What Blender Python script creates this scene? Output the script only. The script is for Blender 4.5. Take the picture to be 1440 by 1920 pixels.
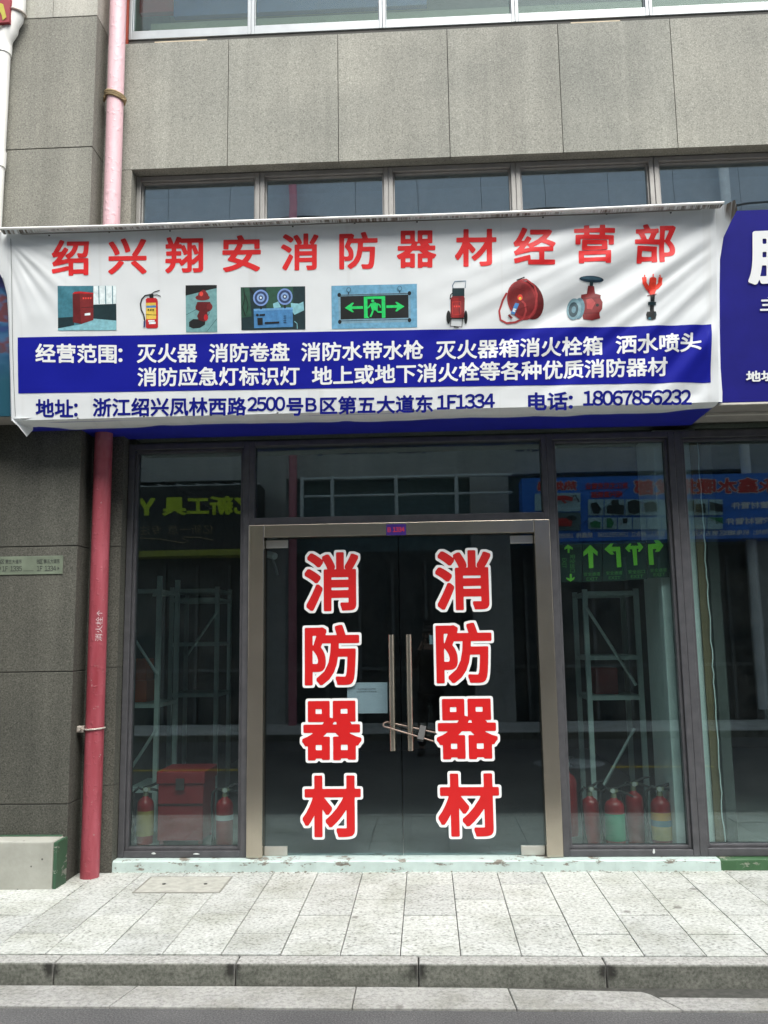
import bpy, bmesh, math, random
import numpy as np
from mathutils import Vector, Matrix, noise
random.seed(7)
R = math.radians
sc = bpy.context.scene
for o in list(bpy.data.objects): bpy.data.objects.remove(o)
COL = sc.collection

# ---------------------------------------------------------------- camera, sky, sun, exposure
FPX = 1625.0                       # focal length in pixels of a 1440 x 1920 frame
n_ = np.array([80, 235, FPX]); n_ = n_ / np.linalg.norm(n_)
h_ = np.array([35200, -740, -FPX]); h_ = h_ - n_ * (h_ @ n_); h_ = h_ / np.linalg.norm(h_)
v_ = np.cross(h_, n_)
if v_[1] > 0: v_ = -v_
ROT = np.stack([h_, n_, v_])       # camera axes (right, down, forward) -> world (along shop front, into it, up)
CAM = np.array([0.0, -6.0, 1.6])
cd = bpy.data.cameras.new('camera'); cam = bpy.data.objects.new('camera', cd); COL.objects.link(cam)
rx = ROT @ np.array([1, 0, 0]); ry = ROT @ np.array([0, -1, 0]); rz = ROT @ np.array([0, 0, -1])
cam.matrix_world = Matrix([[rx[0], ry[0], rz[0], CAM[0]], [rx[1], ry[1], rz[1], CAM[1]], [rx[2], ry[2], rz[2], CAM[2]], [0, 0, 0, 1]])
cd.sensor_fit = 'VERTICAL'; cd.sensor_height = 36.0; cd.lens = 36.0 * FPX / 1920.0
cd.clip_start = 0.05; cd.clip_end = 500
sc.camera = cam

SUN_EL, SUN_AZ = R(57), R(22)      # azimuth measured from straight out of the shop front towards the right
sundir = Vector((math.sin(SUN_AZ) * math.cos(SUN_EL), -math.cos(SUN_AZ) * math.cos(SUN_EL), math.sin(SUN_EL)))
w = bpy.data.worlds.new('World'); sc.world = w; w.use_nodes = True
nt = w.node_tree; nt.nodes.clear()
sky = nt.nodes.new('ShaderNodeTexSky'); sky.sky_type = 'NISHITA'; sky.sun_disc = False
sky.sun_elevation = SUN_EL; sky.sun_rotation = math.atan2(sundir.x, sundir.y)
sky.air_density = 1.0; sky.dust_density = 4.0; sky.ozone_density = 1.0
hs = nt.nodes.new('ShaderNodeHueSaturation'); hs.inputs['Saturation'].default_value = 0.35
bg = nt.nodes.new('ShaderNodeBackground'); bg.inputs['Strength'].default_value = 0.15
wo = nt.nodes.new('ShaderNodeOutputWorld')
nt.links.new(sky.outputs[0], hs.inputs['Color']); nt.links.new(hs.outputs[0], bg.inputs[0]); nt.links.new(bg.outputs[0], wo.inputs[0])
sl = bpy.data.lights.new('sun', 'SUN'); sl.energy = 1.0; sl.angle = R(36); sl.color = (1.0, 0.985, 0.91)
so = bpy.data.objects.new('sun', sl); COL.objects.link(so); so.rotation_euler = sundir.to_track_quat('Z', 'Y').to_euler()
sc.view_settings.view_transform = 'Standard'; sc.view_settings.look = 'None'
sc.view_settings.exposure = 1.5; sc.view_settings.gamma = 1.0
sc.render.engine = 'CYCLES'
sc.cycles.max_bounces = 8; sc.cycles.diffuse_bounces = 4; sc.cycles.glossy_bounces = 4
sc.cycles.sample_clamp_indirect = 3.0; sc.cycles.use_adaptive_sampling = False
sc.cycles.transparent_max_bounces = 24; sc.cycles.caustics_reflective = False; sc.cycles.caustics_refractive = False

# ---------------------------------------------------------------- helpers
def at(px, py, y):                 # the point of the photograph's (px, py) on the upright plane at depth y
    d = ROT @ np.array([px - 720.0, py - 960.0, FPX]); t = (y - CAM[1]) / d[1]
    p = CAM + d * t
    return Vector((p[0], y, p[2]))
def at_z(px, py, z):
    d = ROT @ np.array([px - 720.0, py - 960.0, FPX]); t = (z - CAM[2]) / d[2]
    return Vector(CAM + d * t)

def tag(o, label=None, cat=None, group=None, kind=None):
    if label: o['label'] = label
    if cat: o['category'] = cat
    if group: o['group'] = group
    if kind: o['kind'] = kind
    return o
def empty(name, label=None, cat=None, loc=(0, 0, 0), group=None):
    o = bpy.data.objects.new(name, None); COL.objects.link(o); o.location = loc; o.empty_display_size = 0.1
    return tag(o, label, cat, group)
def copy_tree(o, parent=None):
    c = o.copy(); COL.objects.link(c)
    if parent: c.parent = parent
    for ch in [x for x in bpy.data.objects if x.parent == o]: copy_tree(ch, c)
    return c

class MB:
    def __init__(s): s.v = []; s.f = []; s.m = []; s.k = 0
    def add(s, vs, fs):
        b = len(s.v); s.v += [tuple(p) for p in vs]
        for f in fs: s.f.append([b + i for i in f]); s.m.append(s.k)
        return s
    def mat(s, k): s.k = k; return s
    def box(s, x0, x1, y0, y1, z0, z1):
        v = [(x0, y0, z0), (x1, y0, z0), (x1, y1, z0), (x0, y1, z0), (x0, y0, z1), (x1, y0, z1), (x1, y1, z1), (x0, y1, z1)]
        return s.add(v, [(0, 3, 2, 1), (4, 5, 6, 7), (0, 1, 5, 4), (1, 2, 6, 5), (2, 3, 7, 6), (3, 0, 4, 7)])
    def prism(s, poly, axis, a, b):  # poly in the two other axes, extruded along axis from a to b
        n = len(poly)
        def mk(p, t): return (t, p[0], p[1]) if axis == 'x' else ((p[0], t, p[1]) if axis == 'y' else (p[0], p[1], t))
        v = [mk(p, a) for p in poly] + [mk(p, b) for p in poly]
        return s.add(v, [tuple(range(n - 1, -1, -1)), tuple(range(n, 2 * n))] + [(i, (i + 1) % n, n + (i + 1) % n, n + i) for i in range(n)])
    def tube(s, path, r, n=10, caps=True):
        P = [Vector(p) for p in path]; rs = r if isinstance(r, (list, tuple)) else [r] * len(P)
        up = None; vs = []
        for i, p in enumerate(P):
            t = (P[min(i + 1, len(P) - 1)] - P[max(i - 1, 0)]).normalized()
            if up is None:
                up = Vector((0, 0, 1)) if abs(t.z) < 0.9 else Vector((0, 1, 0))
            a = t.cross(up).normalized(); b = a.cross(t).normalized(); up = b
            for k in range(n):
                an = 2 * math.pi * k / n
                vs.append(p + (a * math.cos(an) + b * math.sin(an)) * rs[i])
        fs = [(i * n + k, i * n + (k + 1) % n, (i + 1) * n + (k + 1) % n, (i + 1) * n + k) for i in range(len(P) - 1) for k in range(n)]
        if caps: fs += [tuple(range(n - 1, -1, -1)), tuple((len(P) - 1) * n + k for k in range(n))]
        return s.add(vs, fs)
    def lathe(s, prof, c=(0, 0, 0), n=24):  # prof: (radius, z)
        vs = []; fs = []
        for r, z in prof:
            for k in range(n):
                an = 2 * math.pi * k / n; vs.append((c[0] + r * math.cos(an), c[1] + r * math.sin(an), c[2] + z))
        for i in range(len(prof) - 1):
            for k in range(n): fs.append((i * n + k, i * n + (k + 1) % n, (i + 1) * n + (k + 1) % n, (i + 1) * n + k))
        fs += [tuple(range(n - 1, -1, -1)), tuple((len(prof) - 1) * n + k for k in range(n))]
        return s.add(vs, fs)
    def build(s, name, mats, parent=None, smooth=False, bevel=0, fixn=True):
        me = bpy.data.meshes.new(name); me.from_pydata(s.v, [], s.f)
        for m in (mats if isinstance(mats, (list, tuple)) else [mats]): me.materials.append(m)
        me.polygons.foreach_set('material_index', s.m)
        if fixn:
            bm = bmesh.new(); bm.from_mesh(me); bmesh.ops.recalc_face_normals(bm, faces=bm.faces); bm.to_mesh(me); bm.free()
        if smooth: me.polygons.foreach_set('use_smooth', [True] * len(me.polygons))
        me.update()
        o = bpy.data.objects.new(name, me); COL.objects.link(o)
        if parent: o.parent = parent
        if smooth:
            md = o.modifiers.new('edges', 'EDGE_SPLIT'); md.split_angle = R(40)
        if bevel:
            md = o.modifiers.new('bevel', 'BEVEL'); md.width = bevel; md.segments = 2; md.limit_method = 'ANGLE'; md.angle_limit = R(50)
        return o

# ---------------------------------------------------------------- materials
def nodes(name):
    m = bpy.data.materials.new(name); m.use_nodes = True; t = m.node_tree; b = t.nodes['Principled BSDF']
    return m, t, b
def N(t, typ, **kw):
    n = t.nodes.new(typ)
    for k, v in kw.items():
        if k in n.inputs: n.inputs[k].default_value = v
        else: setattr(n, k, v)
    return n
def coord(t, world=False):
    if world: return t.nodes.new('ShaderNodeNewGeometry').outputs['Position']
    return t.nodes.new('ShaderNodeTexCoord').outputs['Object']
def mapped(t, src, scale):
    mp = N(t, 'ShaderNodeMapping'); mp.inputs['Scale'].default_value = scale; t.links.new(src, mp.inputs[0]); return mp.outputs[0]
def tex(t, src, scale, detail=4, rough=0.6):
    n = N(t, 'ShaderNodeTexNoise', Scale=scale, Detail=detail, Roughness=rough); t.links.new(src, n.inputs['Vector']); return n.outputs['Fac']
def ramp(t, src, stops):
    r = N(t, 'ShaderNodeValToRGB'); e = r.color_ramp.elements
    while len(e) < len(stops): e.new(0.5)
    for i, (p, c) in enumerate(stops):
        e[i].position = p; e[i].color = (*c, 1) if len(c) == 3 else c
    t.links.new(src, r.inputs[0]); return r.outputs[0]
def mix(t, fac, a, b, mode='MIX'):
    m = N(t, 'ShaderNodeMix', data_type='RGBA', blend_type=mode)
    for s, i in ((fac, 0), (a, 6), (b, 7)):
        if hasattr(s, 'links') or hasattr(s, 'is_linked'): t.links.new(s, m.inputs[i])
        elif i == 0: m.inputs[0].default_value = s
        else: m.inputs[i].default_value = (*s, 1)
    return m.outputs[2]
def bump(t, b, src, strength, dist):
    n = N(t, 'ShaderNodeBump', Strength=strength, Distance=dist); t.links.new(src, n.inputs['Height']); t.links.new(n.outputs[0], b.inputs['Normal'])
def lin(r, g, b_):                 # 0-255 picture colour -> linear
    return tuple(((c / 255) / 12.92 if c / 255 <= 0.04045 else ((c / 255 + 0.055) / 1.055) ** 2.4) for c in (r, g, b_))
_plain = {}
def plain(name, c, rough=0.6, metal=0.0, var=0.12, vs=9.0, bmp=0.0, bs=60.0, spec=0.5):
    if name in _plain: return _plain[name]
    m, t, b = nodes(name); s = coord(t, True)
    f = tex(t, s, vs, 5)
    d = tuple(x * (1 - var) for x in c); l = tuple(min(1, x * (1 + var)) for x in c)
    t.links.new(ramp(t, f, [(0.3, d), (0.7, l)]), b.inputs['Base Color'])
    b.inputs['Roughness'].default_value = rough; b.inputs['Metallic'].default_value = metal
    b.inputs['Specular IOR Level'].default_value = spec
    if bmp: bump(t, b, tex(t, s, bs, 4), bmp, 0.003)
    _plain[name] = m; return m

def granite(name, base, speck_d, speck_l, streak=0.15):
    m, t, b = nodes(name); s = coord(t, True)
    big = tex(t, s, 1.3, 5); fine = tex(t, s, 95, 2, 0.7); fine2 = tex(t, s, 170, 2, 0.8)
    c = ramp(t, fine, [(0.36, speck_d), (0.47, base), (0.56, base), (0.68, speck_l)])
    c = mix(t, 0.35, c, ramp(t, fine2, [(0.38, speck_d), (0.6, speck_l)]))
    c = mix(t, 1.0, c, ramp(t, big, [(0.3, (0.80, 0.80, 0.79)), (0.7, (1.08, 1.06, 1.03))]), 'MULTIPLY')
    gi = t.nodes.new('ShaderNodeNewGeometry'); c = mix(t, 1.0, c, ramp(t, gi.outputs['Random Per Island'], [(0, (0.89, 0.90, 0.90)), (1, (1.06, 1.05, 1.04))]), 'MULTIPLY')
    st = tex(t, mapped(t, s, (5.5, 5.5, 0.22)), 1.0, 5)
    c = mix(t, 1.0, c, ramp(t, st, [(0.35, (1 - streak, 1 - streak, 1 - streak)), (0.62, (1, 1, 1)), (0.74, (1 + streak, 1 + streak, 1 + streak))]), 'MULTIPLY')
    s3_ = tex(t, mapped(t, s, (17, 17, 0.14)), 1.0, 4); c = mix(t, 1.0, c, ramp(t, s3_, [(0.34, (0.96, 0.96, 0.96)), (0.5, (1, 1, 1)), (0.66, (1.03, 1.03, 1.03))]), 'MULTIPLY')
    t.links.new(c, b.inputs['Base Color']); b.inputs['Roughness'].default_value = 0.75; b.inputs['Specular IOR Level'].default_value = 0.25
    bump(t, b, fine, 0.25, 0.002)
    return m
M_STONE = granite('granite_wall', (0.280, 0.286, 0.256), (0.162, 0.165, 0.147), (0.42, 0.428, 0.385))
M_STONE2 = granite('granite_pillar', (0.245, 0.245, 0.215), (0.13, 0.13, 0.115), (0.38, 0.38, 0.335))
M_STONE3 = granite('dark_granite', (0.088, 0.09, 0.077), (0.036, 0.037, 0.032), (0.155, 0.156, 0.137))
M_STONE4 = granite('pale_granite', (0.42, 0.42, 0.38), (0.30, 0.30, 0.27), (0.56, 0.56, 0.51))
M_GROUT = plain('joint_mortar', (0.06, 0.058, 0.055), 0.9)

def paving(name, base, dark, light, pits=True, isl=0.11):
    m, t, b = nodes(name); s = coord(t, True)
    g = t.nodes.new('ShaderNodeNewGeometry')
    isr = ramp(t, g.outputs['Random Per Island'], [(0, (1 - isl, 1 - isl, 1 - isl * 0.9)), (1, (1 + isl * 0.35, 1 + isl * 0.35, 1 + isl * 0.3))])
    f = tex(t, s, 55, 3, 0.7); b1 = tex(t, s, 3.2, 5)
    c = ramp(t, f, [(0.33, dark), (0.46, base), (0.66, light)])
    c = mix(t, 1.0, c, isr, 'MULTIPLY')
    c = mix(t, 1.0, c, ramp(t, b1, [(0.33, (0.76, 0.76, 0.72)), (0.55, (1, 1, 1)), (0.7, (1.05, 1.05, 1.04))]), 'MULTIPLY')
    if pits:
        vo = N(t, 'ShaderNodeTexVoronoi', Scale=34.0); t.links.new(s, vo.inputs['Vector'])
        pm = ramp(t, vo.outputs['Distance'], [(0.16, (1, 1, 1)), (0.34, (0, 0, 0))])
        zone = ramp(t, tex(t, s, 4.5, 3), [(0.42, (0, 0, 0)), (0.58, (1, 1, 1))])
        pf = mix(t, 1.0, pm, zone, 'MULTIPLY')
        c = mix(t, pf, c, mix(t, 1.0, c, (0.58, 0.58, 0.56), 'MULTIPLY'))
    gv = N(t, 'ShaderNodeTexVoronoi', Scale=2.6); t.links.new(s, gv.inputs['Vector'])
    c = mix(t, ramp(t, gv.outputs['Distance'], [(0.05, (0.75, 0.75, 0.75)), (0.075, (0, 0, 0))]), c, (0.16, 0.155, 0.14))
    sp = tex(t, s, 7.0, 6, 0.75)
    c = mix(t, ramp(t, sp, [(0.655, (0, 0, 0)), (0.74, (0.55, 0.55, 0.55))]), c, (0.23, 0.19, 0.14))
    t.links.new(c, b.inputs['Base Color']); b.inputs['Roughness'].default_value = 0.85; b.inputs['Specular IOR Level'].default_value = 0.2
    bump(t, b, f, 0.3, 0.003)
    return m
M_PAVE = paving('bush_hammered_paving', (0.475, 0.497, 0.465), (0.28, 0.29, 0.27), (0.60, 0.62, 0.585))
M_KERBTOP = paving('kerb_stone', (0.40, 0.405, 0.38), (0.27, 0.27, 0.25), (0.52, 0.52, 0.49), pits=False, isl=0.1)
def kerb_mat():
    m, t, b = nodes('kerb_stone_dirty'); s = coord(t, True)
    f = tex(t, s, 60, 3, 0.7)
    c = ramp(t, f, [(0.33, (0.24, 0.24, 0.22)), (0.5, (0.37, 0.375, 0.35)), (0.68, (0.50, 0.50, 0.47))])
    # splashed dirt on the upright face only: lower z means dirtier, with uneven edge
    sx = N(t, 'ShaderNodeSeparateXYZ'); t.links.new(s, sx.inputs[0])
    gm = t.nodes.new('ShaderNodeNewGeometry'); sn = N(t, 'ShaderNodeSeparateXYZ'); t.links.new(gm.outputs['True Normal'], sn.inputs[0])
    ab = N(t, 'ShaderNodeMath', operation='ABSOLUTE'); t.links.new(sn.outputs['Y'], ab.inputs[0])
    dirt = ramp(t, tex(t, mapped(t, s, (4.0, 4.0, 9.0)), 1.6, 6, 0.7), [(0.28, (0.30, 0.31, 0.28)), (0.5, (0.48, 0.49, 0.45)), (0.75, (0.66, 0.66, 0.61))])
    c2 = mix(t, 1.0, c, dirt, 'MULTIPLY')
    mo = N(t, 'ShaderNodeMath', operation='MULTIPLY_ADD'); t.links.new(sx.outputs['X'], mo.inputs[0]); mo.inputs[1].default_value = 1 / 0.865; mo.inputs[2].default_value = 0.07 / 0.865 + 20
    pp = N(t, 'ShaderNodeMath', operation='PINGPONG'); t.links.new(mo.outputs[0], pp.inputs[0]); pp.inputs[1].default_value = 0.5
    sn2 = N(t, 'ShaderNodeMath', operation='MULTIPLY_ADD'); t.links.new(tex(t, s, 22, 4, 0.7), sn2.inputs[0]); sn2.inputs[1].default_value = 0.085; t.links.new(pp.outputs[0], sn2.inputs[2])
    stain = ramp(t, sn2.outputs[0], [(0.066, (1, 1, 1)), (0.096, (0, 0, 0))])
    zr = N(t, 'ShaderNodeMapRange'); t.links.new(sx.outputs['Z'], zr.inputs[0]); zr.inputs[1].default_value = 0.02; zr.inputs[2].default_value = 0.06
    c2 = mix(t, mix(t, 1.0, stain, zr.outputs[0], 'MULTIPLY'), c2, (0.045, 0.045, 0.04))
    t.links.new(mix(t, ab.outputs[0], c, c2), b.inputs['Base Color'])
    b.inputs['Roughness'].default_value = 0.85; b.inputs['Specular IOR Level'].default_value = 0.2; bump(t, b, f, 0.3, 0.003)
    return m
M_KERB = kerb_mat()
M_GUTTER = paving('gutter_concrete', (0.34, 0.34, 0.32), (0.25, 0.25, 0.235), (0.43, 0.43, 0.40), pits=False, isl=0.08)
def asphalt():
    m, t, b = nodes('asphalt'); s = coord(t, True)
    f = tex(t, s, 120, 3, 0.8); g = tex(t, s, 1.4, 5)
    c = ramp(t, f, [(0.34, (0.055, 0.055, 0.056)), (0.55, (0.115, 0.115, 0.115)), (0.72, (0.21, 0.21, 0.20))])
    c = mix(t, 1.0, c, ramp(t, g, [(0.3, (0.75, 0.75, 0.75)), (0.7, (1.2, 1.2, 1.18))]), 'MULTIPLY')
    t.links.new(c, b.inputs['Base Color']); b.inputs['Roughness'].default_value = 0.85; bump(t, b, f, 0.5, 0.004)
    return m
M_ASPH = asphalt()
M_DIRT = plain('wet_dirt', (0.06, 0.06, 0.052), 0.9, var=0.4, vs=25)
M_FRAME = plain('anodised_dark_frame', (0.085, 0.085, 0.092), 0.42, 0.25, var=0.18, vs=14)
M_FRAMEU = plain('pale_aluminium_frame', (0.34, 0.365, 0.375), 0.4, 0.3, var=0.08)
M_FRAMEM = plain('grey_aluminium_frame', (0.27, 0.265, 0.25), 0.45, 0.35, var=0.12)
def brushed():
    m, t, b = nodes('brushed_steel'); s = coord(t, True)
    f = tex(t, mapped(t, s, (2.0, 2.0, 2.0)), 1.2, 4)
    t.links.new(ramp(t, f, [(0.3, (0.42, 0.38, 0.31)), (0.7, (0.56, 0.51, 0.42))]), b.inputs['Base Color'])
    b.inputs['Metallic'].default_value = 0.92; b.inputs['Roughness'].default_value = 0.24
    bump(t, b, tex(t, mapped(t, s, (220, 220, 6)), 1.0, 2), 0.05, 0.001)
    return m
M_STEEL = brushed()
M_SATIN = plain('satin_steel', (0.62, 0.60, 0.55), 0.35, 0.8, var=0.06)

def glass(name, r0, tint, rough=0.0, dirt=0.0, wave=0.0):
    m = bpy.data.materials.new(name); m.use_nodes = True; t = m.node_tree; t.nodes.clear()
    out = t.nodes.new('ShaderNodeOutputMaterial'); geo = t.nodes.new('ShaderNodeNewGeometry')
    dp = N(t, 'ShaderNodeVectorMath', operation='DOT_PRODUCT'); t.links.new(geo.outputs['Incoming'], dp.inputs[0]); t.links.new(geo.outputs['Normal'], dp.inputs[1])
    ab = N(t, 'ShaderNodeMath', operation='ABSOLUTE'); t.links.new(dp.outputs['Value'], ab.inputs[0])
    om = N(t, 'ShaderNodeMath', operation='SUBTRACT'); om.inputs[0].default_value = 1.0; t.links.new(ab.outputs[0], om.inputs[1])
    pw = N(t, 'ShaderNodeMath', operation='POWER'); t.links.new(om.outputs[0], pw.inputs[0]); pw.inputs[1].default_value = 5.0
    ma = N(t, 'ShaderNodeMath', operation='MULTIPLY_ADD'); t.links.new(pw.outputs[0], ma.inputs[0]); ma.inputs[1].default_value = 1 - r0; ma.inputs[2].default_value = r0
    tr = t.nodes.new('ShaderNodeBsdfTransparent'); tr.inputs[0].default_value = (*tint, 1)
    gl = t.nodes.new('ShaderNodeBsdfGlossy'); gl.inputs['Roughness'].default_value = rough; gl.inputs[0].default_value = (0.84, 0.97, 1.0, 1)
    if wave:
        bn = N(t, 'ShaderNodeBump', Strength=wave, Distance=0.01); t.links.new(tex(t, geo.outputs['Position'], 2.2, 1), bn.inputs['Height']); t.links.new(bn.outputs[0], gl.inputs['Normal'])
    ms = t.nodes.new('ShaderNodeMixShader'); t.links.new(ma.outputs[0], ms.inputs[0]); t.links.new(tr.outputs[0], ms.inputs[1]); t.links.new(gl.outputs[0], ms.inputs[2])
    last = ms.outputs[0]
    if dirt:
        df = t.nodes.new('ShaderNodeBsdfDiffuse'); df.inputs[0].default_value = (0.55, 0.56, 0.54, 1)
        dm = ramp(t, tex(t, geo.outputs['Position'], 5.5, 6, 0.7), [(0.35, (0, 0, 0)), (0.8, (dirt, dirt, dirt))])
        m2 = t.nodes.new('ShaderNodeMixShader'); t.links.new(dm, m2.inputs[0]); t.links.new(last, m2.inputs[1]); t.links.new(df.outputs[0], m2.inputs[2]); last = m2.outputs[0]
    t.links.new(last, out.inputs[0])
    return m
M_GLASS = glass('shop_glass', 0.088, (0.74, 0.82, 0.81), dirt=0.012, wave=0.012)
M_GLASSD = glass('door_glass', 0.062, (0.70, 0.76, 0.77), dirt=0.006)
M_GLASSC = glass('coated_glass', 0.33, (0.62, 0.70, 0.76), dirt=0.04, wave=0.06)
M_GLASSU = glass('upper_glass', 0.034, (0.72, 0.80, 0.75), dirt=0.03, wave=0.05)

M_WHITE = plain('white_print', (0.80, 0.82, 0.82), 0.6, var=0.02)
M_BLUE = plain('blue_print', (0.005, 0.009, 0.28), 0.6, var=0.04, spec=0.18)
M_NAVY = plain('navy_lettering', (0.005, 0.009, 0.20), 0.6, var=0.03, spec=0.15)
M_RED = plain('red_lettering', (0.72, 0.018, 0.02), 0.5, var=0.04)
M_RED2 = plain('red_sticker', (0.56, 0.008, 0.009), 0.45, var=0.03)
M_BLACK = plain('black_ink', (0.015, 0.015, 0.015), 0.5)
M_RUBBER = plain('black_rubber', (0.018, 0.018, 0.018), 0.5)
M_REDP = plain('red_enamel', (0.33, 0.014, 0.018), 0.3, var=0.1)

# ---------------------------------------------------------------- lettering: outlines of the built-in font, thickened on a distance grid
_fc = bpy.data.curves.new('type', 'FONT'); _fc.resolution_u = 4; _fo = bpy.data.objects.new('type', _fc); COL.objects.link(_fo)
FULL = {**{chr(c): chr(c + 0xFEE0) for c in range(0x21, 0x7F)}}
_seg = {}
def segs(ch):
    if ch in _seg: return _seg[ch]
    _fc.body = ch; dg = bpy.context.evaluated_depsgraph_get(); dg.update()
    me = bpy.data.meshes.new_from_object(_fo.evaluated_get(dg)); bm = bmesh.new(); bm.from_mesh(me)
    S = np.array([[v.co.xy[:] for v in e.verts] for e in bm.edges if len(e.link_faces) == 1]) if len(bm.edges) else np.zeros((0, 2, 2))
    bm.free(); bpy.data.meshes.remove(me); _seg[ch] = S
    return S
_gm = {}
def glyph(ch, off, res, sharp=False):
    key = (ch, off, res, sharp)
    if key in _gm: return _gm[key]
    S = segs(ch)
    if len(S) == 0: _gm[key] = ([], []); return _gm[key]
    h = 1.0 / res; lo = S.reshape(-1, 2).min(0) - off - 2 * h; hi = S.reshape(-1, 2).max(0) + off + 2 * h
    nx, ny = int((hi[0] - lo[0]) / h) + 2, int((hi[1] - lo[1]) / h) + 2
    gx = lo[0] + h * np.arange(nx); gy = lo[1] + h * np.arange(ny)
    P = np.stack(np.meshgrid(gx, gy, indexing='ij'), -1).reshape(-1, 2)
    D = np.full(len(P), 9.0); ins = np.zeros(len(P), bool)
    for a, b in S:
        ab = b - a; L = ab @ ab + 1e-12
        tt = np.clip(((P - a) @ ab) / L, 0, 1); q = P - a - tt[:, None] * ab
        D = np.minimum(D, (q * q).sum(1))
        c = (a[1] > P[:, 1]) != (b[1] > P[:, 1])
        if abs(ab[1]) > 1e-9: ins ^= c & (P[:, 0] < a[0] + (P[:, 1] - a[1]) / ab[1] * ab[0])
    if sharp and off > 0:            # squarer corners: distance measured with a high power norm near the outline
        D = np.full(len(P), 9.0)
        pts = np.concatenate([a + (b - a) * np.linspace(0, 1, max(2, int(np.linalg.norm(b - a) / 0.008)))[:, None] for a, b in S])
        for k in range(0, len(pts), 200):
            q = np.abs(P[:, None, :] - pts[None, k:k + 200, :]); D = np.minimum(D, ((q ** 4).sum(2)).min(1) ** 0.25)
        D = D * D
    F = (np.where(ins, -1, 1) * np.sqrt(D) - off).reshape(nx, ny)
    V = []; Fa = []; vid = {}
    def corner(i, j):
        k = (i, j)
        if k not in vid: vid[k] = len(V); V.append((gx[i], gy[j]))
        return vid[k]
    def cross(i, j, i2, j2):
        k = (min((i, j), (i2, j2)), max((i, j), (i2, j2)))
        if k not in vid:
            a, b = F[k[0]], F[k[1]]; tt = a / (a - b)
            vid[k] = len(V); V.append((gx[k[0][0]] + tt * (gx[k[1][0]] - gx[k[0][0]]), gy[k[0][1]] + tt * (gy[k[1][1]] - gy[k[0][1]])))
        return vid[k]
    I = F < 0; cnt = I[:-1, :-1].astype(int) + I[1:, :-1] + I[:-1, 1:] + I[1:, 1:]
    for j in range(ny - 1):
        i = 0
        while i < nx - 1:
            c = cnt[i, j]
            if c == 0: i += 1; continue
            if c == 4:
                e = i
                while e < nx - 1 and cnt[e, j] == 4 and e - i < 4: e += 1
                Fa.append((corner(i, j), corner(e, j), corner(e, j + 1), corner(i, j + 1))); i = e; continue
            cs = [(i, j), (i + 1, j), (i + 1, j + 1), (i, j + 1)]; poly = []
            for k in range(4):
                p, q = cs[k], cs[(k + 1) % 4]
                if I[p]: poly.append(corner(*p))
                if I[p] != I[q]: poly.append(cross(*p, *q))
            if len(poly) > 2: Fa.append(tuple(poly))
            i += 1
    _gm[key] = (V, Fa); return _gm[key]
def layout(s, off=0.02, res=40, lat=0.56, sharp=False):
    """-> verts (em units), faces"""
    V = []; Fa = []; x = 0
    for ch in s:
        if ch == ' ': x += 0.45; continue
        adv = 1.0
        g = ch
        if ord(ch) < 0x7F: g = FULL[ch]; adv = lat
        if ch == '：': adv = 0.75
        gv, gf = glyph(g, off, res, sharp)
        dx = x - (0.5 - adv / 2 if adv != 1.0 else 0); b = len(V)
        V += [(p[0] + dx, p[1]) for p in gv]; Fa += [tuple(b + i for i in f) for f in gf]; x += adv
    return V, Fa
def fitted(s, off, res, lat=0.56, sharp=False):
    """lettering with u in 0..1 across its ink and v in -0.5..0.5 up its ink"""
    V, Fa = layout(s, off, res, lat, sharp); A = np.array(V); lo = A.min(0); hi = A.max(0)
    A = (A - lo) / (hi - lo); A[:, 1] -= 0.5
    return A, Fa
def write_px(mb, s, p0, p1, hpx, place, off=0.02, res=36, lat=0.56, sharp=False):
    """ink spans photo pixels p0 -> p1 (x, middle y), hpx tall; place(px, py) -> point"""
    A, Fa = fitted(s, off, res, lat, sharp)
    mb.add([place(p0[0] + u * (p1[0] - p0[0]), p0[1] + u * (p1[1] - p0[1]) - v * hpx) for u, v in A], Fa)
def write_flat(mb, s, o, ex, ey, w_, h__, off=0.02, res=36, lat=0.56):
    """ink centred on o, w_ wide along ex, h__ tall along ey"""
    A, Fa = fitted(s, off, res, lat); o = Vector(o); ex = Vector(ex); ey = Vector(ey)
    mb.add([o + ex * ((u - 0.5) * w_) + ey * (v * h__) for u, v in A], Fa)

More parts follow.
